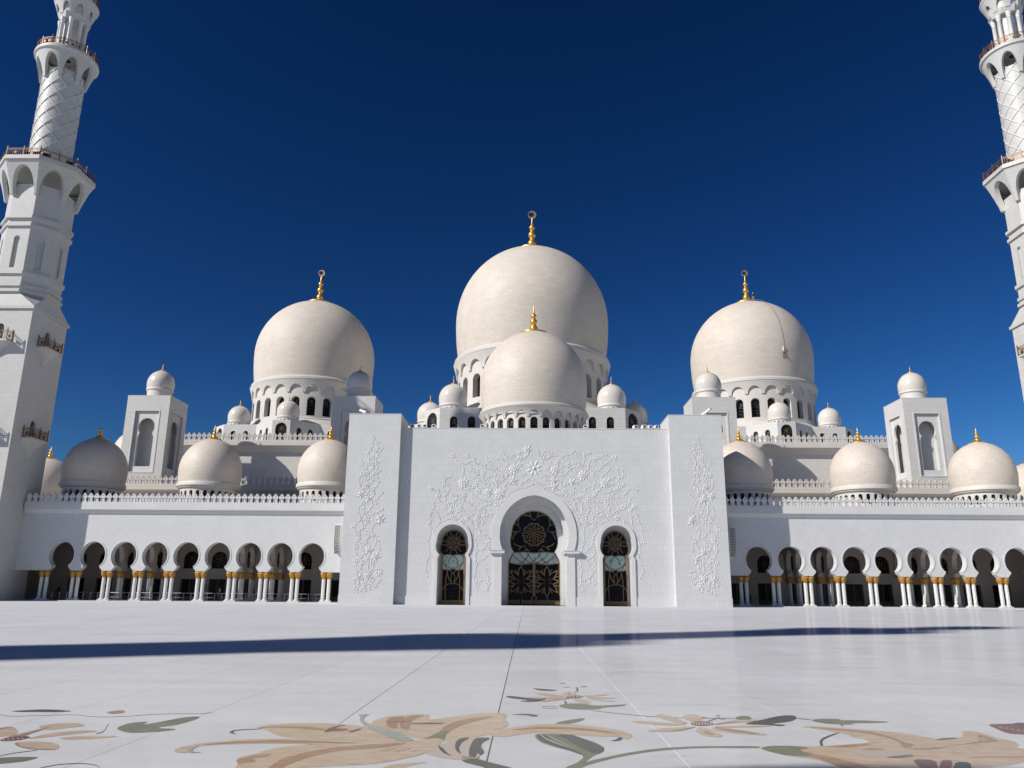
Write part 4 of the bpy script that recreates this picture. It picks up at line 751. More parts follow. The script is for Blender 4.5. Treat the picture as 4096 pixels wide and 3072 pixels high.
for s in (-1, 1): surround('arch_surround', SD(s * 10.3)[1], SD(s * 10.3)[0])
# doors -------------------------------------------------------------
def petal(c, a, r0_, r1_, wd, n=8):
    P = []
    for sgn in (-1, 1):
        q = []
        for i in range(n + 1):
            t = i / n; r = r0_ + (r1_ - r0_) * t; o_ = sgn * wd * math.sin(PI * t)
            q.append((c[0] + r * math.cos(a) - o_ * math.sin(a), c[1] + r * math.sin(a) + o_ * math.cos(a)))
        P.append(q)
    return P
def arc3(p, q, bulge, n=10):
    mx, mz = (p[0] + q[0]) / 2, (p[1] + q[1]) / 2; dx, dz = q[0] - p[0], q[1] - p[1]
    return [(p[0] + dx * t - dz * bulge * 4 * t * (1 - t), p[1] + dz * t + dx * bulge * 4 * t * (1 - t)) for t in [i / n for i in range(n + 1)]]
YD = 104.85
door = G(); door.plate([C_IN], YD + .12, YD + .16, 0)
d_o = ob('portal_door', door.build('portal_door', ['glass']), portal); d_o['label'] = 'wide central door under the tallest arch'
g = G(); y0, y1 = YD, YD + .11; bw = .15
g.bar(C_IN, .22, y0 - .04, y1)
c = (0, 8.9)
for i in range(10):
    a = PI / 2 + i * PI / 5
    for q in petal(c, a, .12, 1.02, .20): g.bar(q, .06, y0, y1)
    for q in petal(c, a + PI / 10, .55, 1.55, .20): g.bar(q, .075, y0, y1)
    p0 = (c[0] + 1.55 * math.cos(a + PI / 10), c[1] + 1.55 * math.sin(a + PI / 10)); p1 = (c[0] + 1.55 * math.cos(a + 3 * PI / 10), c[1] + 1.55 * math.sin(a + 3 * PI / 10))
    pm = (c[0] + 1.36 * math.cos(a + PI / 5), c[1] + 1.36 * math.sin(a + PI / 5)); g.bar([p0, pm, p1], .09, y0, y1)
for i in range(5):
    a = PI / 2 + i * 2 * PI / 5; k = (c[0] + 1.78 * math.cos(a), c[1] + 1.78 * math.sin(a))
    for da in (-1.15, -.42, .42, 1.15):
        b2 = a + da; e = 3.4
        for st in range(60):
            pt = (k[0] + (e - st * .05) * math.cos(b2), k[1] + (e - st * .05) * math.sin(b2)); rr = math.hypot(pt[0], (pt[1] - 9.0) * (1.0 if pt[1] < 9 else .98))
            if rr < 2.92 and pt[1] > 6.75: break
        g.bar(arc3(k, pt, (-.16 if da > 0 else .16) * (1 if abs(da) > 1 else -.8)), .12, y0, y1)
ob('upper_lattice', g.build('upper_lattice', 'bronze'), d_o)
tz0, tz1 = 5.28, 6.58
g = G(); pl = [(-3.2, tz0)] + [(-3.2 + 6.4 * i / 16, tz0 - .22 * math.sin(PI * (i / 8 if i < 8 else (i - 8) / 8))) for i in range(1, 16)] + [(3.2, tz0)] + [(3.2 - .5 * (i / 5), tz0 + (tz1 - tz0) * i / 5) for i in range(1, 6)]
pl += [(2.7 - 5.4 * i / 12, tz1 - .08 + .14 * abs(math.sin(PI * i / 6))) for i in range(1, 12)] + [(-2.7 - .5 * i / 5, tz1 - (tz1 - tz0) * i / 5) for i in range(5)]
g.plate([pl], YD + .04, YD + .10)
t_o = ob('transom', g.build('transom', 'teal'), d_o)
g = G(); g.bar(pl + [pl[0]], .12, YD - .02, YD + .1)
for s in (-1, 1):
    for x0, x1 in ((.0, 1.9), (.95, 2.9), (-.95, .95)):
        g.bar(arc3((s * x0, tz0 - .15), (s * x1, tz1), -.10 * s), .10, YD - .01, YD + .1)
    g.bar(arc3((s * 1.9, tz0 - .1), (s * .6, tz1), .12 * s), .10, YD - .01, YD + .1)
ob('transom_lattice', g.build('transom_lattice', 'bronze'), t_o)
for s in (-1, 1):
    g = G(); c = (s * 1.68, 2.95)
    for i in range(8):
        a = PI / 2 + i * PI / 4; ln = 1.95 if i % 4 == 0 else (1.5 if i % 2 == 0 else 1.95)
        for q in petal(c, a, .05, ln, .30 if i % 4 else .34):
            q = [(min(max(x, -3.3), 3.3), z) for x, z in q]; g.bar(q, .10, y0, y1)
        if i % 2:
            e = (c[0] + 2.1 * math.cos(a), c[1] + 2.1 * math.sin(a)); k = (c[0] + 1.15 * math.cos(a + .38), c[1] + 1.15 * math.sin(a + .38))
            k2 = (c[0] + 1.15 * math.cos(a - .38), c[1] + 1.15 * math.sin(a - .38))
            for kk in (k, k2): g.bar(arc3(kk, (c[0] + (kk[0] - c[0]) * 1.42, c[1] + (kk[1] - c[1]) * 1.42), .12), .09, y0, y1)
    g.bar([(s * 1.62, 1.05), (s * 1.72, .9), (s * 1.9, .55)], .12, y0, y1)
    g.box(s * .02, s * 3.36, YD - .03, YD + .11, .1, .62); g.box(s * .015, s * .17, YD - .05, YD + .11, .62, 5.1); g.box(s * 3.22, s * 3.37, YD - .03, YD + .11, .62, 5.25)
    g.box(s * .02, s * .34, YD - .05, YD + .11, .62, 1.05)
    ob('door_leaf', g.build('door_leaf', 'bronze'), d_o)
for s in (-1, 1):
    cx = s * 10.3; dp = G(); yd = 102.7; dp.plate([SD(cx)[2]], yd + .12, yd + .16)
    o = ob('portal_door', dp.build('side_door', ['glass']), portal); o['label'] = 'narrow glass side door under a keyhole arch'
    y0, y1 = yd, yd + .11
    g = G(); g.bar(SD(cx)[2], .16, y0 - .04, y1); c = (cx, 7.62)
    for i in range(6):
        a = PI / 2 + i * PI / 3
        for q in petal(c, a, .1, 1.0, .16): g.bar(q, .05, y0, y1)
        g.bar(arc3((c[0] + .55 * math.cos(a), c[1] + .55 * math.sin(a)), (c[0] + 1.42 * math.cos(a + .7), c[1] + 1.42 * math.sin(a + .7)), .18), .08, y0, y1)
        g.bar(arc3((c[0] + .55 * math.cos(a), c[1] + .55 * math.sin(a)), (c[0] + 1.42 * math.cos(a - .7), c[1] + 1.42 * math.sin(a - .7)), -.18), .08, y0, y1)
    ob('upper_lattice', g.build('side_lattice', 'bronze'), o)
    g = G(); z0, z1 = 4.38, 6.06
    pl = [(cx - 1.36, z0)] + [(cx - 1.36 + 2.72 * i / 12, z0 - .14 * math.sin(PI * (i % 6) / 6)) for i in range(1, 12)] + [(cx + 1.36, z0), (cx + 1.36, 5.35), (cx + 1.2, z1)] + [(cx + 1.2 - 2.4 * i / 12, z1 + .1 * abs(math.sin(PI * i / 6))) for i in range(1, 12)] + [(cx - 1.2, z1), (cx - 1.36, 5.35)]
    g.plate([pl], yd + .04, yd + .10); t_o = ob('transom', g.build('side_transom', 'teal'), o)
    g = G(); g.bar(pl + [pl[0]], .10, yd - .02, yd + .1)
    for q in (-1, 1):
        g.bar(arc3((cx, z0), (cx + q * 1.36, 5.35), -.1 * q), .09, yd - .01, yd + .1); g.bar(arc3((cx, z1 - .05), (cx + q * .62, 5.0), .14 * q), .09, yd - .01, yd + .1)
        g.bar([(cx + q * .8, z0), (cx + q * 1.3, 5.3)], .08, yd - .01, yd + .1)
    ob('transom_lattice', g.build('side_transom_lattice', 'bronze'), t_o)
    g = G()
    for q in (-1, 1):
        g.bar(arc3((cx + q * .7, z0 - .1), (cx - q * .02, 2.55), .13 * q), .08, y0, y1); g.bar(arc3((cx + q * .05, 3.9), (cx + q * .05, 2.6), .16 * q), .07, y0, y1)
        g.bar(arc3((cx + q * .5, z0 - .15), (cx + q * 0, 3.75), -.1 * q), .07, y0, y1)
        g.bar([(cx + q * .7, z0 - .1), (cx + q * .88, 3.2), (cx + q * .92, 2.3), (cx + q * .88, .6)], .08, y0, y1); g.bar(arc3((cx, 2.55), (cx + q * 1.3, 1.75), .2 * q), .08, y0, y1)
    g.box(cx - 1.42, cx + 1.42, yd - .02, yd + .11, .06, .56)
    for q in (-1, 1): g.box(cx + q * 1.33, cx + q * 1.44, yd - .02, yd + .11, .56, 4.4)
    ob('door_leaf', g.build('side_door_leaf', 'bronze'), o)
# carved vines ---------------------------------------------------------
VST, VFL = json.loads(VINES)
def leaf(g, x, z, a, ln, wd, hgt, yb, rnd_petal=False):
    ca, sa = math.cos(a), math.sin(a)
    if rnd_petal: P = [(0, 0, 0), (.35 * ln, .40 * wd, 0), (.75 * ln, .5 * wd, 0), (.97 * ln, .2 * wd, 0), (.97 * ln, -.2 * wd, 0), (.75 * ln, -.5 * wd, 0), (.35 * ln, -.4 * wd, 0), (.7 * ln, 0, hgt)]
    else: P = [(0, 0, 0), (.45 * ln, wd / 2, .0), (ln, 0, .0), (.45 * ln, -wd / 2, 0.0), (.5 * ln, 0, hgt)]
    v = [(x + p[0] * ca - p[1] * sa, yb - p[2], z + p[0] * sa + p[1] * ca) for p in P]; k = len(P) - 1
    g.add(v, [(i, (i + 1) % k, k) for i in range(k)])
def stem(g, pts, yb, r, rnd):
    P = []
    n = len(pts)
    for i in range(n - 1):                                    # Catmull-Rom
        p0, p1, p2, p3 = pts[max(i - 1, 0)], pts[i], pts[i + 1], pts[min(i + 2, n - 1)]
        for t in (0, .25, .5, .75):
            P.append(tuple(.5 * (2 * p1[k] + (p2[k] - p0[k]) * t + (2 * p0[k] - 5 * p1[k] + 4 * p2[k] - p3[k]) * t * t + (3 * p1[k] - p0[k] - 3 * p2[k] + p3[k]) * t ** 3) for k in (0, 1)))
    P.append(pts[-1])
    v = []; f = []; m = len(P)
    for i, p in enumerate(P):
        a = P[max(i - 1, 0)]; b2 = P[min(i + 1, m - 1)]; dx, dz = b2[0] - a[0], b2[1] - a[1]; l = math.hypot(dx, dz) or 1
        nx, nz = -dz / l * r, dx / l * r
        for q, h in ((1, 0), (.72, .6), (0, .85), (-.72, .6), (-1, 0)): v.append((p[0] + nx * q, yb - h * r, p[1] + nz * q))
    for i in range(m - 1):
        for j in range(4): f.append((i * 5 + j, i * 5 + j + 1, i * 5 + 6 + j, i * 5 + 5 + j))
    g.add(v, f)
    acc = .1
    for i in range(m - 1):
        dx, dz = P[i + 1][0] - P[i][0], P[i + 1][1] - P[i][1]; l = math.hypot(dx, dz); acc += l
        if acc > .19:
            acc = rnd.uniform(-.12, .08); a = math.atan2(dz, dx) + rnd.choice((-1, 1)) * rnd.uniform(.5, 1.35); ln = rnd.uniform(.16, .33)
            leaf(g, P[i][0], P[i][1], a, ln, ln * rnd.uniform(.45, .7), .085, yb)
            if rnd.random() < .3: bud(g, P[i][0] + .36 * math.cos(a), P[i][1] + .36 * math.sin(a), rnd.uniform(.07, .12), yb)
    for da in (-.7, 0, .7):
        a = math.atan2(P[-1][1] - P[-2][1], P[-1][0] - P[-2][0]) + da; leaf(g, P[-1][0], P[-1][1], a, .26, .12, .07, yb)
def bud(g, x, z, r, yb):
    v = [(x + r * math.cos(2 * PI * i / 6), yb, z + r * math.sin(2 * PI * i / 6)) for i in range(6)] + [(x, yb - r * .7, z)]
    g.add(v, [(i, (i + 1) % 6, 6) for i in range(6)])
def bloom(g, x, z, r, yb, rnd):
    big = r > .35; n = 8 if r > .5 else rnd.choice((5, 6)); a0 = rnd.random()
    if r > 1: a0 = PI / 8
    for i in range(n): leaf(g, x + .12 * r * math.cos(a0 + 2 * PI * i / n), z + .12 * r * math.sin(a0 + 2 * PI * i / n), a0 + 2 * PI * i / n, r, r * (.80 if r < 1 else .36), .085 if big else .075, yb, r < 1)
    if big and r < 1:
        for i in range(n): leaf(g, x, z, a0 + 2 * PI * (i + .5) / n, r * .6, r * .55, .15, yb, True)
        for i in range(5): leaf(g, x + r * .9 * math.cos(a0 + i * 1.3), z + r * .9 * math.sin(a0 + i * 1.3), a0 + i * 1.3 + .3, .35, .14, .08, yb)
    bud(g, x, z, r * .2, yb - .06)
rnd = random.Random(3)
gs = {0: G(), 1: G()}
for pl, pts in VST: stem(gs[pl], pts, (100.0, YW)[pl], .043 if pl else .040, rnd)
for pl, r, (x, z) in VFL: bloom(gs[pl], x, z, r, (100.0, YW)[pl], rnd)
# loose leaves and buds between the stems
for i in range(130):
    x = rnd.uniform(-22.3, -20.0); z = rnd.uniform(1.45, 4.0); leaf(gs[0], x, z, rnd.uniform(0, 2 * PI), rnd.uniform(.15, .30), .14, .075, 100.0)
xs = [(p, q) for p, q in [(rnd.uniform(-11.5, 11.5), rnd.uniform(9, 19.5)) for _ in range(900)]]
for x, z in xs:
    d = math.hypot(x / 1.05, z - 8.8)
    if d < 5.95 or d > 10.4 or z > 19.6 - .12 * abs(x) or (abs(abs(x) - 10.3) < 2.7 and z < 10.8): continue
    if abs(x) < 1.6 and 15.8 < z < 18.2: continue
    if rnd.random() < .7: leaf(gs[1], x, z, rnd.uniform(0, 2 * PI), rnd.uniform(.15, .30), .14, .075, YW)
    else: bud(gs[1], x, z, rnd.uniform(.05, .10), YW)
ob('vine_relief', gs[1].build('vine_relief', 'relief'), portal)
me = gs[0].build('pylon_vine_relief', 'relief'); ob('vine_relief', me, portal)
g2 = G(); g2.add([(-x + .25, y, z) for x, y, z in gs[0].v], gs[0].f); ob('vine_relief', g2.build('pylon_vine_relief', 'relief'), portal)
dome(portal, 'dome', (0, 112, 30.6), PORT)

# small fittings of the portal -----------------------------------------
def floodlight_mesh():
    g = G(); w, h = .30, .30
    o = [(-w, .03), (-w * .8, h * 1.25), (-w * .5, h * 1.5), (w * .5, h * 1.5), (w * .8, h * 1.25), (w, .03)]
    i_ = [(-w * .62, .1), (-w * .55, h * 1.0), (-w * .35, h * 1.22), (w * .35, h * 1.22), (w * .55, h * 1.0), (w * .62, .1)]
    g.plate([o, i_], -.30, -.02, 0); g.plate([o], -.02, .24, 0); g.plate([i_], -.12, -.03, 1); g.box(-.1, .1, -.05, .1, -.08, .03, 0)
    return g.build('floodlight', ['white', 'lens'])
FM = floodlight_mesh()
ORD = ['first', 'second', 'third', 'fourth']
FX = [(-16.0, 'nearest the left pylon'), (-15.08, 'second in line from the left pylon'), (-14.34, 'third in line from the left pylon'), (-13.18, 'fourth in line from the left pylon, standing apart'),
      (-6.8, 'just left of the portal dome drum'), (6.67, 'just right of the portal dome drum'), (13.15, 'fourth in line from the right pylon, standing apart'), (14.26, 'third in line from the right pylon'), (15.06, 'second in line from the right pylon'), (15.88, 'nearest the right pylon, showing its white side')]
for x, t in FX:
    o = ob('floodlight', FM, None, (x, 101.3, 22.34), .35 if x > 10 else 0); tag(o, 'white floodlight on portal roof, ' + t, 'floodlight', 'floodlights along the portal roof edge')
for s, w in ((-1, 'left'), (1, 'right')):
    g = G(); a, b2 = Vector((s * 22.75 if s > 0 else -22.05, 100.5, 24.75 if s > 0 else 24.22)), Vector((21.95 if s > 0 else -22.85, 101.3, 24.2 if s > 0 else 24.62))
    if s < 0: a, b2 = b2, a
    g.tube([tuple(b2), tuple(a)], .17, 10, 0); g.tube([tuple(a), tuple(a + (a - b2).normalized() * .22)], [.19, .2], 10, 0)
    m_ = (a + b2) / 2; g.tube([(m_.x, m_.y, 23.94), tuple(m_)], .05, 6, 0); g.box(m_.x - .15, m_.x + .15, m_.y - .15, m_.y + .15, 23.94, 24.0)
    o = ob('security_camera', g.build('security_camera', 'white')); tag(o, 'white tube security camera on top of the %s pylon' % w, 'camera')
for s, w in ((-1, 'left, its ribbed front in sunlight'), (1, 'right, hanging in shade')):
    t = root('speaker_array', (s * 25.75, 104.5, 6), 'tall column of stacked loudspeakers beside the portal, ' + w, 'loudspeaker', 'line speakers flanking the portal')
    for k in range(11):
        z = 9.75 - k * .335; y = 104.5 + (.0 if k < 6 else .02 * (k - 5) ** 2); g = G(); tl = 0 if k < 6 else .07 * (k - 5)
        T = Matrix.Translation((s * 25.75, y, z)) @ Matrix.Rotation(tl, 4, 'X')
        g.box(-.43, .43, .0, .55, -.155, .155, 0, T); g.box(-.36, .36, -.03, .0, -.135, .135, 1, T); g.box(-.43, -.37, -.06, .0, -.155, .155, 0, T); g.box(.37, .43, -.06, .0, -.155, .155, 0, T)
        g.box(.20 , .23, -.05, -.03, -.15, .15, 0, T)
        ob('speaker_cabinet', g.build('speaker_cabinet', ['white', 'grille']), t)
    g = G(); g.box(s * 24.12, s * 26.2, 104.7, 104.78, 10.02, 10.12); g.box(s * 25.4, s * 26.1, 104.5, 104.95, 9.94, 10.02); g.tube([(s * 24.1, 104.75, 9.2), (s * 25.3, 104.75, 9.6)], .05, 6)
    ob('bracket', g.build('bracket', 'white'), t)
for x, t, me_ in ((-3.75, 'dark door stop post left of the central door', 'black'), (3.72, 'brown door stop post right of the central door', 'wood'), (4.0, 'pale rounded post beside the brown one right of the central door', 'trim')):
    g = G(); h = 1.15 if x < 3.9 else .75; g.plate([round_arch(0, 0, .1 if x < 3.9 else .16, h - .1, 8)], -.1, .1)
    o = ob('door_post', g.build('door_post', me_), None, (x, 103.2 if x < 3.9 else 102.0, 0)); tag(o, t, 'post')
# ------------------------------------------------------------------ arcades
YA = 105.7
PX = [27.2 + 4.16 * k for k in range(10)]; AX = [29.28 + 4.16 * k for k in range(9)]
def merlon_run(g, n, pitch, x0, y, z, h, s=1, axis='x'):
    k = h / 1.3; w = pitch
    half = [(.47, 0), (.46, .06), (.36, .12), (.29, .28), (.27, .40), (.32, .56), (.40, .68), (.455, .78), (.43, .87), (.36, .92), (.29, .98), (.22, 1.08), (.10, 1.22), (0, 1.3)]
    out = [(-a * w, b2 * k) for a, b2 in half] + [(a * w, b2 * k) for a, b2 in half[::-1][1:]]
    inn = [(-a * w * .66, .08 * k + b2 * k * .58) for a, b2 in half[1:10]]; inn = inn + [(-x, z2) for x, z2 in inn[::-1]]
    dia = [(0, .80 * k), (-.10 * w, .93 * k), (0, 1.14 * k), (.10 * w, .93 * k)]
    v1, f1 = curve_fill([out], .14); v2, f2 = curve_fill([out, inn, dia], .07)
    for i in range(n):
        xx = x0 + (i + .5) * pitch
        for v, f, dy in ((v1, f1, .07), (v2, f2, -.035)):
            if axis == 'x': g.add([(s * (xx + p[0]), y + dy + p[1], z + p[2]) for p in v], f)
            else: g.add([(s * (y + dy + p[1]), xx + p[0], z + p[2]) for p in v], f)
    return g
def capital_mesh(z0, z1, r):
    g = G(); h = z1 - z0
    P = [(r * .60, 0), (r * .66, .03 * h), (r * .62, .08 * h), (r * .75, .25 * h), (r * .98, .48 * h), (r * 1.04, .66 * h), (r * 1.0, .82 * h), (r * .90, .93 * h), (r * .82, h), (.01, h)]
    g.lathe([(a, b2 + z0) for a, b2 in P], 40, mod=lambda a, i: 1 + (.09 * math.cos(8 * a + (PI if i in (2, 3, 4) else 0)) if 1 < i < 8 else 0))
    for k in range(8):
        for row, (zz, rr) in enumerate(((.42, .95), (.72, 1.05))):
            a = 2 * PI * (k + .5 * row) / 8; x, y = r * rr * math.cos(a), r * rr * math.sin(a)
            c_, s_ = math.cos(a), math.sin(a); w = r * .26
            v = [(x - s_ * w, y + c_ * w, z0 + h * zz), (x + s_ * w, y - c_ * w, z0 + h * zz), (x * .98, y * .98, z0 + h * (zz - .26)), (x + c_ * r * .16, y + s_ * r * .16, z0 + h * (zz + .10)), (x * .9, y * .9, z0 + h * (zz + .22))]
            g.add(v, [(0, 2, 3), (2, 1, 3), (1, 4, 3), (4, 0, 3)])
    return g.build('capital', 'capgold', 45)
def col_mesh():
    g = G(); r = .235
    g.lathe([(r, .32), (r, 3.02)], 8, rot=PI / 8); me = g.build('column', 'column'); 
    g = G(); g.box(-.40, .40, -.40, .40, 0, .16); g.lathe([(.37, .16), (.385, .2), (.37, .235), (.31, .255), (.31, .29), (.27, .32), (.2, .32)], 16); return me, g.build('base', 'plain')
COLM, BASEM = col_mesh(); CAPM = capital_mesh(2.92, 3.80, .385)
def column(par, x, y, z=.1, label=None):
    o = ob('column', COLM, par, (x, y, z)); ob('capital', CAPM, o, (x, y, z - .0), random.random()); ob('base', BASEM, o, (x, y, z))
def wing(s, label):
    side = 'right' if s > 0 else 'left'
    w = root('arcade_wing', (s * 46, YA, 0), label, 'arcade')
    # arcaded front
    top = 12.66; bot = 3.9
    outl = [(24.07, top), (24.07, bot)]
    for cx in AX:
        hs = horseshoe(cx, 5.9, 1.68, 7.68, 1.03, 4.50)
        outl += [(cx - 1.46, bot), (cx - 1.44, 4.0), (cx - 1.32, 4.05), (cx - 1.30, 4.2), (cx - 1.15, 4.24), (cx - 1.12, 4.42)] + hs + [(cx + 1.12, 4.42), (cx + 1.15, 4.24), (cx + 1.30, 4.2), (cx + 1.32, 4.05), (cx + 1.44, 4.0), (cx + 1.46, bot)]
    outl += [(74.0, bot), (74.0, top)]
    g = G(); g.plate([[(s * x, z) for x, z in outl]], YA, YA + .85)
    ob('arcade_wall', g.build('arcade_wall', 'arcade'), w)
    g = G()
    for cx in AX:
        hs = horseshoe(s * cx, 5.9, 1.68, 7.68, 1.03, 4.50); o_ = [(s * cx + (x - s * cx) * 1.10, 5.9 + (z - 5.9) * (1.075 if z > 5.9 else 1.0)) for x, z in hs]
        g.plate([o_ + hs[::-1]], YA - .05, YA - .002)
        i_ = [(s * cx + (x - s * cx) * .955, 5.9 + (z - 5.9) * .965) for x, z in hs]
        g.plate([hs + i_[::-1]], YA + .40, YA + .80)
    ob('arch_trim', g.build('arch_trim', 'plain'), w)
    g = G(); g.prism_x([(YA - .52, 11.86), (YA - .52, 12.66), (YA + .6, 12.66), (YA + .6, 11.2), (YA - .0, 11.36), (YA - .18, 11.42), (YA - .30, 11.6), (YA - .36, 11.78)], s * 24.12, s * 68.3)
    ob('cornice', g.build('cornice', 'plain'), w)
    g = G(); g.box(s * 24.12, s * 68.3, YA - .50, YA - .14, 12.663, 12.80); merlon_run(g, 53, .832, 24.15, YA - .42, 12.80, 1.27, s)
    ob('parapet', g.build('parapet', 'plain'), w)
    # floor plinth, ceiling, roof
    g = G(); g.box(s * 24.12, s * 74, 104.6, 118, 0, .1); ob('plinth', g.build('plinth', 'plain'), w)
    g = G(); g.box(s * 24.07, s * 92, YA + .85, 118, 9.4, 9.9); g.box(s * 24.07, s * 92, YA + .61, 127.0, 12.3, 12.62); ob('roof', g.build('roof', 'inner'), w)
    # inner wall with windows and doors in every bay
    hol = []
    for cx in AX + [AX[-1] + 4.16]:
        hol += [round_arch(s * cx, 4.55, 1.12, 5.9, 12), rect(s * cx - 1.25, s * cx + 1.25, .12, 3.1)]
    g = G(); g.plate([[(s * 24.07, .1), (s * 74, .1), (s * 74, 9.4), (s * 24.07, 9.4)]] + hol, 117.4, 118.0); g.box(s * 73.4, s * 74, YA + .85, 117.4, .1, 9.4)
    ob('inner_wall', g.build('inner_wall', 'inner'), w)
    for i, cx in enumerate(AX + [AX[-1] + 4.16]):
        at = (s * cx, 117.75, 0)
        ob('window', IW, w, at); o = ob('door', ID, w, at); ob('door_frame', IDF, o, at)
    # transverse ribs on slender columns
    for xr in (PX[2], PX[3], PX[6], PX[7]):
        out2 = [(YA + .86, 9.4), (YA + .86, 7.0)]
        for cy in (107.85, 111.85, 115.6):
            hs = horseshoe(cy, 5.9, 1.45, 7.4, .95, 4.50); out2 += [(cy - 1.3, 3.9)] + hs + [(cy + 1.3, 3.9)]
        out2 += [(117.39, 3.9), (117.39, 9.4)]
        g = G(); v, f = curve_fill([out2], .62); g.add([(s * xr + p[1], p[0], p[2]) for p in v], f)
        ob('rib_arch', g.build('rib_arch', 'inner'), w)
        for cy in (109.75, 113.75):
            for d in (-.36, .36): column(w, s * xr + d * .0, cy + d)
    for x in PX:
        for d in (-.355, .355): column(w, s * x + d, YA + .42)
    # upper tier behind the domes
    y2 = 126.0
    g = G(); g.box(s * 24.07, s * 74.6, y2 + .4, y2 + 1.0, 12.62, 17.26); g.box(s * 24.07, s * 74.6, y2 + 1.0, 141, 17.15, 17.59); ob('upper_wall', g.build('upper_wall', 'hall'), w)
    g = G(); g.prism_x([(y2 - .35, 17.06), (y2 - .35, 17.79), (y2 + .7, 17.79), (y2 + .7, 16.59), (y2 + .4, 16.65), (y2 + .1, 16.82)], s * 24.07, s * 75); ob('cornice', g.build('upper_cornice', 'trim'), w)
    g = G(); g.box(s * 24.07, s * 75, y2 - .28, y2 + .05, 17.8, 17.93); merlon_run(g, 55, .930, 24.3, y2 - .2, 17.93, 1.41, s); ob('parapet', g.build('upper_parapet', 'trim'), w)
    for x, lab in ((29.4, 0), (46.4, 1), (63.2, 2)):
        o = dome(w, 'dome', (s * x, 112.0, 17.95), ARC)
        if s < 0 and lab == 2: o['label'] = 'grey dome wholly in the minaret shadow'
        if s > 0 and lab == 0: o['label'] = 'dome with a pointed shadow over its lower left side'
    # side gallery running back behind the minaret
    g = G(); g.box(s * 74.01, s * 90, 107, 190, 0, 12.6); g.box(s * 73.7, s * 90.3, 106.7, 190.3, 12.0, 12.7); ob('side_gallery', g.build('side_gallery', 'arcade'), w)
    dome(w, 'dome', (s * 81.2, 130, 17.95), ARC)
    for x in (25.3, 29.4, 33.6, 38.6, 44.4, 47.9, 53.0, 58.6, 62.0):
        g = G(); g.lathe([(.001, -.2), (.13, -.17), (.2, -.05), (.2, .06), (.13, .17), (.001, .2)], 12); g.box(-.06, .06, -.06, .06, -.45, -.18)
        ob('parapet_lamp', g.build('parapet_lamp', 'black', 40), w, (s * x, YA - .24, 13.3))
    return w
def inner_parts():
    g = G(); w = 1.12; g.plate([round_arch(0, 4.55, w, 5.9, 12)], .0, .04, 1); g.bar(round_arch(0, 4.55, w, 5.9, 12) + [(-w, 4.55)], .12, -.12, 0, 0)
    for i in range(6):
        for q in petal((0, 5.85), i * PI / 3 + .3, .1, 1.0, .2): g.bar(q, .05, -.06, 0, 0)
    a = g.build('inner_window', ['wood', 'glass'])
    g = G(); g.box(-1.25, 1.25, 0, .04, .7, 3.1, 0); b2 = g.build('inner_door', ['glass'])
    g = G(); g.box(-1.25, 1.25, -.08, .05, .12, .7)
    for x in (-1.2, -.03, 1.14): g.box(x - .06, x + .12, -.08, -.01, .7, 3.1)
    g.box(-1.25, 1.25, -.08, -.01, 3.0, 3.1); return a, b2, g.build('inner_door_frame', 'wood')
IW, ID, IDF = inner_parts()
wing(-1, 'white arcade with gold capped columns and steel handrails, its end shaded by the minaret')
wing(1, 'white arcade with gold capped columns and no handrails, mirrored in the polished floor')
# steel handrails between the left columns
for k in range(9):
    g = G(); x0, x1 = -(PX[k] + .1), -(PX[k + 1] - .1); y = 107.4
    n = 4; g.tube([(x0, y, 1.12), (x1, y, 1.12)], .045, 6); g.tube([(x0, y, .55), (x1, y, .55)], .022, 6)
    for i in range(n): xx = x0 + (x1 - x0) * (i + .5) / n; g.tube([(xx, y, .1), (xx, y, 1.1)], .032, 6)
    if k < 9:
        o = ob('handrail', g.build('handrail', 'steel')); tag(o, 'steel handrail in bay %s of the left arcade' % ('nearest the portal', 'second from the portal', 'third from the portal', 'fourth from the portal', 'fifth from the portal, the middle one', 'sixth from the portal', 'seventh from the portal', 'second from the minaret', 'nearest the minaret')[k], 'handrail', 'handrails in the left arcade')
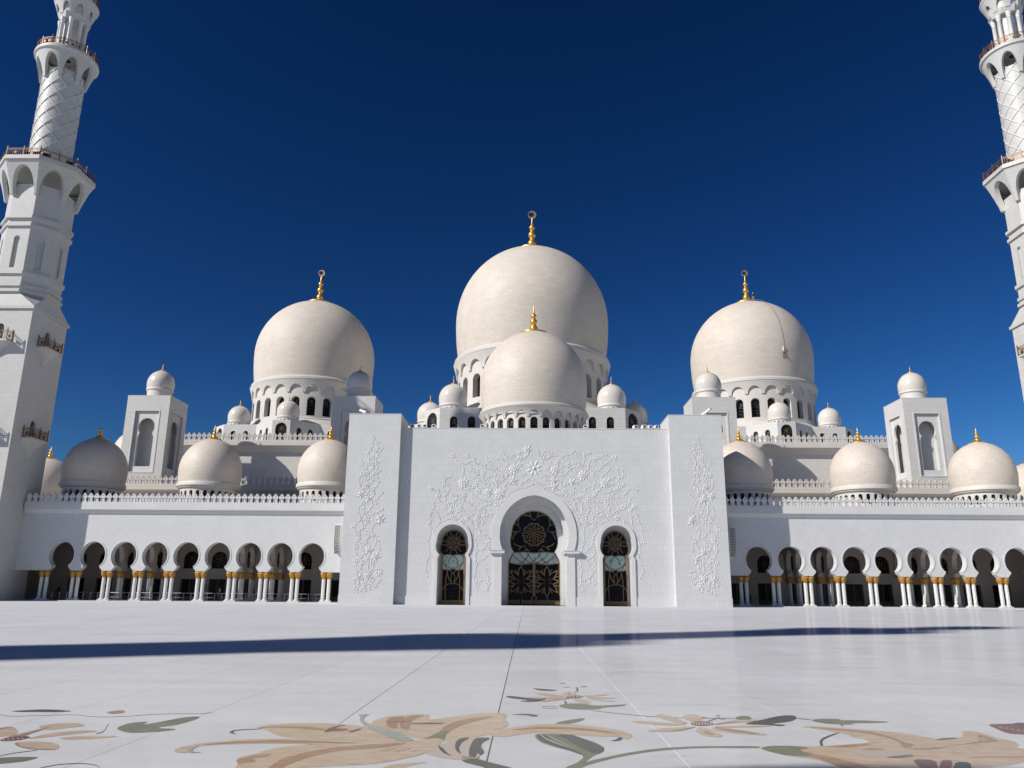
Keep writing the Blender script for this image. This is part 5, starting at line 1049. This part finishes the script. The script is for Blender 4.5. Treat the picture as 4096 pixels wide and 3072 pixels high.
# ------------------------------------------------------------------ prayer hall
hall = root('prayer_hall', (0, 141, 0), 'large white prayer hall rising behind the portal, crowned by three huge domes with golden crescents', 'building')
YH = 141.0
g = G(); g.box(-67, 67, YH, 215, 0, 27.27); ob('hall_wall', g.build('hall_wall', 'hall'), hall)
for s in (-1, 1):
    g = G(); g.prism_x([(YH - 1.4, 26.86), (YH - 1.4, 27.63), (YH + .3, 27.63), (YH + .3, 25.73), (YH - .0, 25.79), (YH - .25, 26.02), (YH - .7, 26.44), (YH - 1.15, 26.68)], s * 24, s * 67.5); ob('cornice', g.build('hall_cornice', 'trim'), hall)
    g = G(); g.box(s * 24, s * 67.5, YH - 1.3, YH - .9, 27.633, 27.77); merlon_run(g, 46, .922, 24.1, YH - 1.2, 27.77, 1.43, s); ob('parapet', g.build('hall_parapet', 'trim'), hall)
def tier(cx, cy, R, z0, z1, spec):
    """eight-pointed base with cut tips; small domes stand on the tips"""
    a = 1.24 * R; w = .28 * R; pts = []
    rt = a * math.sqrt(2) - w / 2
    t = a * math.tan(PI / 8)
    n = a / math.cos(PI / 8) 
    for k in range(8):
        an = k * PI / 4
        pts.append((an, rt, w))
    P = []
    for an, r, w_ in pts:                                    # an = 0 faces the courtyard
        for q in (-w_ / 2, w_ / 2):
            P.append((r * math.sin(an) + q * math.cos(an), -r * math.cos(an) + q * math.sin(an)))
        am = an + PI / 8; rn = a / math.cos(PI / 8); P.append((rn * math.sin(am), -rn * math.cos(am)))
    g = G(); wins = []
    n = len(P)
    for i in range(n):
        p, q = P[i], P[(i + 1) % n]; d = Vector((q[0] - p[0], q[1] - p[1])); l = d.length; ang = math.atan2(d.y, d.x)
        mid = Vector((cx + (p[0] + q[0]) / 2, cy + (p[1] + q[1]) / 2)); face = (math.cos(ang) * -0 + math.sin(ang), -math.cos(ang))
        T = RZ(ang, (cx + p[0], cy + p[1], 0)); hol = []
        if i % 3 == 0: hol = [(l / 2, l * .32)]
        else:
            st = -1 if i % 3 == 1 else 1
            hol = [(l * .30, R * .042), (l * .68, R * .042)]
        vis = face[1] < .2
        zs = z1 - (1.5 if i % 3 == 0 else 1.65) * R / 11.95
        if vis:
            g.plate([rect(0, l, z0, z1)] + [round_arch(x, z0 + .4, hw, zs, 8) for x, hw in hol], 0, .45, 0, T)
            for x, hw in hol: wins.append((T @ Vector((x, .34, 0)), ang, round(hw, 2), zs))
        else: g.plate([rect(0, l, z0, z1)], 0, .45, 0, T)
    g.prism_z([(cx + x * .995, cy + y * .995) for x, y in P], z1 - .02, z1 + .10)
    g.prism_z([(cx + x * .94, cy + y * .94) for x, y in P], z0, z1 - .3, 1)
    o = ob('dome_base', g.build('dome_base', ['tower', 'glass']), hall)
    wm = {}
    for loc, ang, hw, zs in wins:
        if (hw, zs) not in wm: wm[(hw, zs)] = window_mesh('window', hw, z0 + .4, zs, True, 'lattice')
        ob('window', wm[(hw, zs)], o, loc, ang)
    rho = 1.31 * R
    for k in range(8):
        an = k * PI / 4
        if abs((an + PI) % (2 * PI) - PI) > R_(100): continue
        dome(hall, 'small_dome', (cx + rho * math.sin(an), cy - rho * math.cos(an), z1 + .1 + 1.05 * spec['R']), spec)
for s in (-1, 1):
    tier(s * 47.45, 165, 12.2, 27.2, 32.72, SM_S)
    o = dome(hall, 'great_dome', (s * 47.45, 165, 50.42), SIDE); o['label'] = 'great dome with a worker hanging on a rope' if s > 0 else 'great dome with clean shell, partly behind a shaded small dome'
tier(0, 165, 16.67, 27.2, 34.99, SM_M)
o = dome(hall, 'great_dome', (0, 165, 58.23), MAIN); o['label'] = 'tallest dome, behind the portal dome'
for s in (-1, 1):
    dome(hall, 'dome', (s * 76.3, 150, 26.5), dict(ARC, key='arc2', R=4.7, tail=-25))

# ------------------------------------------------------------------ square towers
def tower(cx, label):
    t = root('gate_tower', (cx, 130.5, 0), label, 'tower', 'square towers with small domes'); y0, y1 = 127.0, 134.0; cy = (y0 + y1) / 2; zt = 32.89
    q = 1.1219; zq = lambda z: (z - 1.641) * q + 1.641
    g = G()
    for k in range(4):
        hh = 3.59 if k % 2 == 0 else 3.49; dep = 3.49 if k % 2 == 0 else 3.59
        T = RZ(k * PI / 2, (cx, cy, 0)) @ Matrix.Translation((0, -dep, 0)); e = .002 * k
        hw = hh - .003 * (k % 2)
        g.plate([rect(-hw, hw, 12.6, zt), rect(-2.0, 2.0, zq(18.1), zq(27.2))], e, .30, 0, T)
        g.plate([rect(-2.2, 2.2, zq(18.0), zq(27.3)), keyhole(0, zq(18.95), 1.347, zq(23.35), zq(24.9), 1.347, zq(26.15), 1.03, zq(23.95))], .302, .62, 1, T)
        g.plate([rect(-2.2, 2.2, zq(18.0), zq(27.3))], 1.8, 1.9, 1, T)
        g.plate([rect(-2.2, 2.2, zq(17.95), zq(27.35)), rect(-2.0, 2.0, zq(18.1), zq(27.2))], -.06, -.001 + e, 1, T)
    g.box(cx - 3.61, cx + 3.61, cy - 3.51, cy + 3.51, zt - .02, zt + .08, 1); g.box(cx - 3.3, cx + 3.3, cy - 3.2, cy + 3.2, zt - .5, zt - .1, 1)
    ob('tower_shaft', g.build('tower_shaft', ['tower', 'plain']), t)
    dome(t, 'dome', (cx, cy, 35.7), TWD)
tower(-64.17, 'square white tower with keyhole niches right of the fully shaded arcade dome')
tower(-29.78, 'square tower with a shaded small dome, half hidden by the left pylon')
tower(29.78, 'square tower with a sunlit small dome, half hidden by the right pylon')
tower(64.17, 'square white tower with a sunlit dome, between the two rightmost arcade domes')
# ------------------------------------------------------------------ minarets
def railing(ring, closed, z, h, posts=1, every=1, pw=.06):
    g = G(); n = len(ring); pts = ring + ([ring[0]] if closed else [])
    for i in range(len(pts) - 1):
        a, b2 = Vector((*pts[i], 0)), Vector((*pts[i + 1], 0)); d = (b2 - a); l = d.length; T = Matrix.Translation((a.x, a.y, z)) @ Matrix.Rotation(math.atan2(d.y, d.x), 4, 'Z')
        for z0, z1 in ((.06, .14), (h * .86, h * .93)): g.box(0, l, -.035, .035, z0, z1, 0, T)
        g.box(0, l, -.025, .025, h * .70, h * .74, 0, T)
        for j in range(posts + 1):
            if j == posts and (closed or i < len(pts) - 2): continue
            if i % every: continue
            x = l * j / posts; g.box(x - pw, x + pw, -pw, pw, 0, h * 1.12, 0, T); g.box(x - pw * .6, x + pw * .6, -pw * .6, pw * .6, h * 1.12, h * 1.24, 0, T)
        m = max(1, int(l / .28))
        for j in range(1, m): x = l * j / m; g.box(x - .014, x + .014, -.012, .012, .1, h * .72, 0, T)
        for j in range(posts):                                  # pierced star in the middle of each panel
            x = l * (j + .5) / posts; st = [(x + (.30 if q % 2 == 0 else .15) * h * .8 * math.cos(PI / 2 + q * PI / 5), h * .42 + (.30 if q % 2 == 0 else .15) * h * .8 * math.sin(PI / 2 + q * PI / 5)) for q in range(10)]
            g.plate([st], -.03, .03, 0, T)
    return g
def minaret(cx, cy, name_label, lift=0.0):
    t = root('minaret', (cx, cy, 0), name_label, 'minaret', 'tall minarets')
    H = 4.1; zs = 38.6
    g = G(); nich = []
    for k in range(4):
        T = RZ(k * PI / 2, (cx, cy, 0)) @ Matrix.Translation((0, -H, 0)); hw = H - (.35 if k % 2 else 0)
        hol = [round_arch(0, z, .55, z + 2.0, 8) for z in (21.2, 33.9)]
        g.plate([rect(-hw, hw, 0, zs)] + hol, 0, .35, 0, T); g.plate([rect(-1, 1, 20.8, 24.2)], .8, .85, 0, T); g.plate([rect(-1, 1, 33.5, 36.9)], .8, .85, 0, T)
    g.box(cx - H - .25, cx + H + .25, cy - H - .25, cy + H + .25, zs - .05, zs + .35)
    g.box(cx - 3.7, cx + 3.7, cy - 3.7, cy + 3.7, 0.0, .05)
    ob('square_shaft', g.build('square_shaft', ['minaret', 'wood']), t)
    a8 = 4.0; c8 = a8 / math.cos(PI / 8)
    def octo(r): return [(cx + r / math.cos(PI / 8) * math.sin(PI / 8 + k * PI / 4), cy - r / math.cos(PI / 8) * math.cos(PI / 8 + k * PI / 4)) for k in range(8)]
    g = G()
    sq = [(cx + sx * (H + .12), cy + sy * (H + .12), zs + .35) for sx, sy in ((1, -1), (1, 1), (-1, 1), (-1, -1))]; oc = [(x, y, 41.0) for x, y in octo(a8)]
    # octagon vertex k lies between faces k and k+1 ; chamfers join square corners to the diagonal faces
    v = sq + oc; f = [(0, 4 + 0, 4 + 1), (1, 4 + 2, 4 + 3), (2, 4 + 4, 4 + 5), (3, 4 + 6, 4 + 7), (3, 0, 4 + 0, 4 + 7), (0, 1, 4 + 2, 4 + 1), (1, 2, 4 + 4, 4 + 3), (2, 3, 4 + 6, 4 + 5)]
    g.add(v, f)
    L8 = 2 * a8 * math.tan(PI / 8)
    for k in range(8):
        T = RZ(k * PI / 4, (cx, cy, 0)) @ Matrix.Translation((0, -a8, 0)); nh = round_arch(0, 44.7, .42, 49.1, 8)
        g.plate([rect(-L8 / 2, L8 / 2, 40.9, 57.5), nh], 0, .3, 0, T); g.plate([rect(-.6, .6, 44.4, 50)], .31, .36, 0, T)
    for z0, z1, o_ in ((41.05, 41.45, .3), (41.9, 42.3, .22), (43.7, 44.15, .28), (50.9, 51.3, .28), (52.1, 52.5, .34)): g.prism_z(octo(a8 + o_), z0, z1)
    ob('octagonal_shaft', g.build('octagonal_shaft', 'minaret'), t)
    g = G(); zb, zt = 55.8, 60.4
    def P(k, u, v_, d):
        ap = a8 + .42 + 1.38 * v_ ** 1.15 - d; l = 2 * ap * math.tan(PI / 8); T = k * PI / 4; x, y = u * l, -ap
        return (cx + x * math.cos(T) - y * math.sin(T), cy + x * math.sin(T) + y * math.cos(T), zb + (zt - zb) * v_)
    scallops(g, P, 8, .41, .86, 8, th=.6)
    g.prism_z(octo(5.75), zt, zt + .06); g.prism_z(octo(6.0), zt + .06, zt + .62)
    b1 = ob('balcony', g.build('octagonal_balcony', 'minaret'), t)
    ob('railing', railing(octo(5.8), True, zt + .62, 1.25, 2).build('railing', 'rail'), b1)
    for k in range(8):
        for q in (-.33, 0, .33):
            if k % 2 and q == 0: continue
            T = k * PI / 4; l = 4.6; x, y = q * l, -5.35
            at = (cx + x * math.cos(T) - y * math.sin(T), cy + x * math.sin(T) + y * math.cos(T), zt + .62)
            ob('floodlight', BFM, b1, at, T)
    # round shaft wrapped in a net of ribs
    g = G(); r = 2.8; g.lathe([(r, zt + .6), (r, 77.8)], 64, (cx, cy, 0), uR=r)
    ob('round_shaft', g.build('round_shaft', 'minaret', 40), t)
    g = G(); z0, z1 = zt + .62, 78.0; nseg = 60
    for d in (-1, 1):
        for k in range(8):
            v = []; f = []
            for i in range(nseg + 1):
                tt = i / nseg; a = 2 * PI * k / 8 + d * tt * 2 * PI * .92; z = z0 + (z1 - z0) * tt
                ca, sa = math.cos(a), math.sin(a); wz = .075
                for rr, dz in ((r - .02, wz), (r + .10, wz), (r + .10, -wz), (r - .02, -wz)): v.append((cx + rr * ca, cy + rr * sa, z + dz))
            for i in range(nseg):
                for j in range(4): f.append((i * 4 + j, i * 4 + (j + 1) % 4, i * 4 + 4 + (j + 1) % 4, i * 4 + 4 + j))
            g.add(v, f)
    ob('rib_net', g.build('rib_net', 'plain'), t)
    g = G(); zb2, zt2 = 76.2, 80.3
    def P2(k, u, v_, d):
        a = (k + u) * PI / 4; rr = r + .36 + 1.04 * v_ ** 1.1 - d; return (cx + rr * math.sin(a), cy - rr * math.cos(a), zb2 + (zt2 - zb2) * v_)
    scallops(g, P2, 8, .40, .84, 8, th=.5)
    g.lathe([(r, zt2), (4.2, zt2), (4.42, zt2 + .06), (4.46, zt2 + .25), (4.42, zt2 + .52), (4.3, zt2 + .56), (.5, zt2 + .56)], 64, (cx, cy, 0))
    b2_ = ob('balcony', g.build('round_balcony', 'minaret', 40), t)
    ring = [(cx + 4.2 * math.sin(2 * PI * i / 32), cy - 4.2 * math.cos(2 * PI * i / 32)) for i in range(32)]
    rg = G()
    rr_ = railing(ring, True, zt2 + .56, 1.25, 1, 2)
    # keep a post at every second joint only by thinning the ring: posts are slim, so all stay
    ob('railing', rr_.build('railing', 'rail'), b2_)
    # clustered columns
    g = G(); g.lathe([(1.35, zt2 + .5), (1.35, 88.5 + lift)], 16, (cx, cy, 0), rot=PI / 16)
    ob('lantern_core', g.build('lantern_core', 'minaret'), t)
    cm = G(); cm.lathe([(.34, 0), (.34, .25), (.27, .35), (.27, 5.55 + lift), (.31, 5.6 + lift), (.27, 5.7 + lift), (.30, 5.85 + lift), (.40, 6.3 + lift), (.40, 6.6 + lift)], 14); cme = cm.build('lantern_column', 'plain', 40)
    for k in range(8):
        a = (k + .5) * PI / 4; ob('lantern_column', cme, t, (cx + 1.78 * math.sin(a), cy - 1.78 * math.cos(a), zt2 + .56))
    g = G(); zb3, zt3 = 87.4 + lift, 90.6 + lift
    def P3(k, u, v_, d):
        a = (k + u) * PI / 4; rr = 2.12 + .95 * v_ ** 1.3 - d; return (cx + rr * math.sin(a), cy - rr * math.cos(a), zb3 + (zt3 - zb3) * v_)
    g.lathe([(1.2, zb3), (2.12, zb3), (2.14, zb3 + .05), (2.4, zb3 + .9)], 8, (cx, cy, 0), rot=PI / 2)
    scallops(g, lambda k, u, v_, d: P3(k, u, .22 + .78 * v_, d), 8, .30, .68, 6, th=.25)
    g.lathe([(2.2, zb3 + .75), (2.3, zt3), (3.12, zt3), (3.2, zt3 + .3), (3.1, zt3 + .5), (.3, zt3 + .5)], 48, (cx, cy, 0))
    b3_ = ob('balcony', g.build('top_balcony', 'minaret', 40), t)
    ring = [(cx + 2.95 * math.sin(2 * PI * i / 20), cy - 2.95 * math.cos(2 * PI * i / 20)) for i in range(20)]
    ob('railing', railing(ring, True, zt3 + .5, 1.2, 1).build('railing', 'rail'), b3_)
    g = G(); g.lathe([(1.3, zt3 + .5), (1.3, 95.5 + lift), (1.6, 95.8 + lift), (1.6, 96.2 + lift), (1.3, 96.3 + lift)], 24, (cx, cy, 0)); ob('lantern_top', g.build('lantern_top', 'minaret', 40), t)
    dome(t, 'dome', (cx, cy, 97.2 + lift), dict(TWD, key='minaret_dome', R=1.6, mat='gold', pr=.4, fh=2.2))
    # small door balconies on the square shaft
    for k in range(4):
        for z in (21.1, 33.8):
            T = RZ(k * PI / 2, (cx, cy, 0)) @ Matrix.Translation((0, -H, 0))
            g = G(); g.box(-2.0, 2.0, -1.2, 0, z - .16, z + .08, 0, T)
            lv = [(1.9, 1.08, .16), (1.75, .95, .35), (1.3, .72, .75), (.8, .45, 1.25), (.45, .25, 1.9), (.3, .12, 2.5)]
            v = []
            for hw_, dp_, dz_ in lv: v += [(-hw_, 0, z - dz_), (-hw_ * .85, -dp_, z - dz_), (hw_ * .85, -dp_, z - dz_), (hw_, 0, z - dz_)]
            g.add(v, [(a * 4 + b_, a * 4 + b_ + 1, a * 4 + b_ + 5, a * 4 + b_ + 4) for a in range(5) for b_ in range(3)] + [(20, 21, 22, 23)], 0, None, T)
            o = ob('door_balcony', g.build('door_balcony', 'minaret'), t)
            pts = [tuple((T @ Vector(p))[:2]) for p in ((-1.9, -.05, 0), (-1.9, -1.12, 0), (0, -1.12, 0), (1.9, -1.12, 0), (1.9, -.05, 0))]
            ob('railing', railing(pts, False, z + .08, 1.3, 1).build('railing', 'rail'), o)
            g = G(); g.box(-.5, .5, .55, .62, z + .05, z + 1.7, 0, T); ob('door', g.build('balcony_door', 'wood'), o)
    return t
g = G(); g.box(-.42, .42, -.05, .28, .22, .86, 0); g.box(-.36, .36, -.09, -.05, .28, .80, 1); g.box(-.5, -.42, 0, .1, 0, .6, 0); g.box(.42, .5, 0, .1, 0, .6, 0); g.box(-.5, .5, 0, .1, 0, .05, 0)
BFM = g.build('balcony_floodlight', ['black', 'lens'])
minaret(-72.6, 104.5, 'tall minaret with shaded right side and two small gilded balconies, left of the arcade')
minaret(72.6, 104.5, 'sunlit minaret cut off by the right edge of the photo')
minaret(-105.0, -32.8, 'minaret behind the viewer whose long blue shadow band crosses the courtyard floor', 3.0)  # unseen; spot and lifted lantern set so its shadow fits the floor band
# unseen arcade, added so its domes throw the shadow at the lower edge
rear = root('shadow_arcade', (-20, -10.7, 0), 'unseen domed arcade behind the viewer, added to cast the rounded shadow at the bottom edge', 'arcade')
g = G(); g.box(-75, 60, -20, -3.6, 0, 12.6); ob('arcade_wall', g.build('shadow_arcade_wall', 'arcade'), rear)
for x in (-57.9, -40.9, -23.9, -6.9, 10.1): dome(rear, 'dome', (x, -10.7, 17.95), ARC, front=-1)
# ------------------------------------------------------------------ people
def skin_body(name, joints, edges, mats_, sub=2, root_i=0):
    me = bpy.data.meshes.new(name); me.from_pydata([j[0] for j in joints], edges, [])
    o = bpy.data.objects.new(name, me); COL.objects.link(o)
    o.modifiers.new('s', 'SKIN'); ss = o.modifiers.new('d', 'SUBSURF'); ss.levels = sub; ss.render_levels = sub
    if not me.skin_vertices: pass
    for i, sv in enumerate(me.skin_vertices[0].data):
        r = joints[i][1]; sv.radius = r if isinstance(r, tuple) else (r, r); sv.use_root = (i == root_i)
    bpy.context.view_layer.update()
    dg = bpy.context.evaluated_depsgraph_get(); out = bpy.data.meshes.new_from_object(o.evaluated_get(dg)); out.name = name
    bpy.data.objects.remove(o); bpy.data.meshes.remove(me)
    for p in out.polygons: p.use_smooth = True
    out.materials.clear()
    for q in mats_: out.materials.append(MT[q])
    return out
def person(x, y, z, rz, label, top='cloth_black', legs='cloth_black', robe=False, hair='hair', step=.14, sh=1.62, lean=0.0, crouch=0.0, veil=False):
    t = root('person', (x, y, z), label, 'person'); k = sh / 1.70
    A = []
    def J(px, py, pz, r): A.append(((px * k, (py + lean * max(0, pz - .9)) * k, (pz - crouch * min(1, pz / .9)) * k), r * k)); return len(A) - 1
    E_ = []
    pel = J(0, 0, .95, .135); sp = J(0, .01, 1.18, .125); ch = J(0, 0, 1.36, .15); nk = J(0, -.01, 1.50, .055); hd = J(0, -.03, 1.58, .075); hd2 = J(0, -.02, 1.66, .09); hd3 = J(0, -.01, 1.72, .055)
    E_ += [(pel, sp), (sp, ch), (ch, nk), (nk, hd), (hd, hd2), (hd2, hd3)]
    for s in (-1, 1):
        hp = J(s * .09, 0, .88, .095); kn = J(s * .10, -.03 * 0 - s * step * .5 - crouch * .4, .49, .062); an = J(s * .10, s * step * .3 + (-s * step), .09, .042); to = J(s * .11, s * step * .3 - s * step - .15, .035, .035)
        E_ += [(pel, hp), (hp, kn), (kn, an), (an, to)]
        shd = J(s * .17, 0, 1.41, .065); el = J(s * .225, .03, 1.13, .045); wr = J(s * .22, -.07, .90, .030); pm = J(s * .215, -.095, .84, .028)
        E_ += [(ch, shd), (shd, el), (el, wr), (wr, pm)]
        for f in range(4):
            a = J(s * (.215 + .0), -.125 + .019 * f, .80 - .004 * f, .009); b2 = J(s * .205, -.12 + .018 * f, .755 - .008 * (f % 3), .007); E_ += [(pm, a), (a, b2)]
        th = J(s * .19, -.125, .82, .010); th2 = J(s * .18, -.135, .79, .008); E_ += [(pm, th), (th, th2)]
    body = skin_body('body', A, E_, ['skin', top, legs], 2)
    for p in body.polygons:
        c_ = p.center; zz = c_.z / k
        p.material_index = 0 if (zz > 1.47 or (zz < .88 and abs(c_.x) > .17 * k and zz > .7)) else (1 if zz > .92 - crouch else 2)
    ob('body', body, t, (x, y, z), rz)
    g = G(); kz = lambda q: (q - crouch) * k; off = lean * .75 * k
    for s in (-1, 1):                                         # eyes
        g.lathe([(.001, -.012), (.010, -.006), (.012, 0), (.010, .006), (.001, .012)], 8, (s * .034 * k, (-.105 + lean * .75) * k, kz(1.655)))
    g.lathe([(.001, -.03), (.016, -.02), (.012, .0), (.006, .03)], 8, (0, (-.115 + lean * .75) * k, kz(1.63)))
    ob('face', g.build('face', 'hair'), t, (x, y, z), rz)
    g = G()
    g.lathe([(.001, .13), (.05, .12), (.09, .07), (.105, .01), (.10, -.05), (.085, -.10 if not veil else -.06), (.07, -.10)], 16, (0, (.012 + lean * .75) * k, kz(1.69)))
    if veil: g.lathe([(.10, .02), (.115, -.08), (.15, -.20), (.22, -.32), (.2, -.33)], 18, (0, (.02 + lean * .7) * k, kz(1.68)))
    ob('headscarf' if veil else 'hair', g.build('hair', hair, 60), t, (x, y, z), rz)
    if robe:
        g = G(); g.lathe([(.07, 1.50), (.15, 1.45), (.205, 1.38), (.20, 1.2), (.17, 1.05), (.21, .8), (.26, .4), (.31, .06), (.29, .05)], 20, mod=lambda a, i: (1 if i < 2 else 1 + .05 * math.sin(7 * a)) * (1.0 - .22 * abs(math.sin(a))))
        g.v = [(a * k, (b2 + lean * max(0, c_ - .9)) * k, (c_ - crouch * min(1, c_ / .9)) * k) for a, b2, c_ in g.v]
        ob('robe', g.build('robe', top, 60), t, (x, y, z), rz)
    return t
Z0 = .1
person(-63.5, 107.9, Z0, .6, 'person in dark robe standing in the shaded arcade end near the minaret', robe=True, veil=True, hair='cloth_black', sh=1.62)
person(-52.3, 107.9, Z0, 1.2, 'person in dark shirt and trousers walking just right of the third column pair', top='cloth_navy', sh=1.55, step=.3)
person(-42.05, 108.6, Z0, .2, 'person in dark clothes facing out behind the handrail before a rear doorway', top='cloth_black', sh=1.6)
person(-37.56, 108.6, Z0, .9, 'person in long black robe and headscarf behind the handrail, near the portal', robe=True, veil=True, hair='cloth_black', sh=1.55)
person(-39.95, 108.4, Z0, -.8, 'person in black bending low beside the paired columns behind the handrail', sh=1.5, lean=-.75, crouch=.25)
person(28.49, 108.4, Z0, -.4, 'person in dark clothes in the first bay of the right arcade, in shade', top='cloth_navy', sh=1.5)
person(-1.70, 103.6, 0.0, 2.6, 'person in short black dress standing before the central glass door', robe=False, sh=1.75, step=.2)
# cleaners on the right great dome
def on_dome(az, zrel):
    R = 12.75; r = math.sqrt(max(0, R * R - (zrel / 1.04) ** 2)) + .12; return (47.45 + r * math.sin(az), 165 - r * math.cos(az), 50.41 + zrel)
az = R_(14)
pw = on_dome(az, -2.9)
person(pw[0], pw[1] - .3, pw[2] - .2, .3, 'rope worker in rust overalls hanging low on the right great dome', top='cloth_rust', legs='cloth_rust', hair='cloth_white', sh=1.7, step=.25)
person(48.4, 163.1, 63.65, 0, 'worker in sand trousers and white cap standing beside the right golden finial', top='cloth_navy', legs='cloth_sand', hair='cloth_white', sh=1.75)
pts = [on_dome(R_(14) * (1 if q > .1 else 1), 12.5 - q * 13.9) for q in [i / 30 for i in range(31)]]
g = G(); g.tube([(48.1, 163.9, 64.4)] + pts, .028, 5); o = ob('safety_rope', g.build('safety_rope', 'rope')); tag(o, 'thin rope running down the right great dome to the hanging worker', 'rope')
g = G(); p0, p1 = on_dome(az, -.6), on_dome(az, -1.9); g.tube([p0, p1], .16, 8); o = ob('equipment_bag', g.build('equipment_bag', 'cloth_white')); tag(o, 'white equipment bag on the rope above the rust-clad dome worker', 'bag')
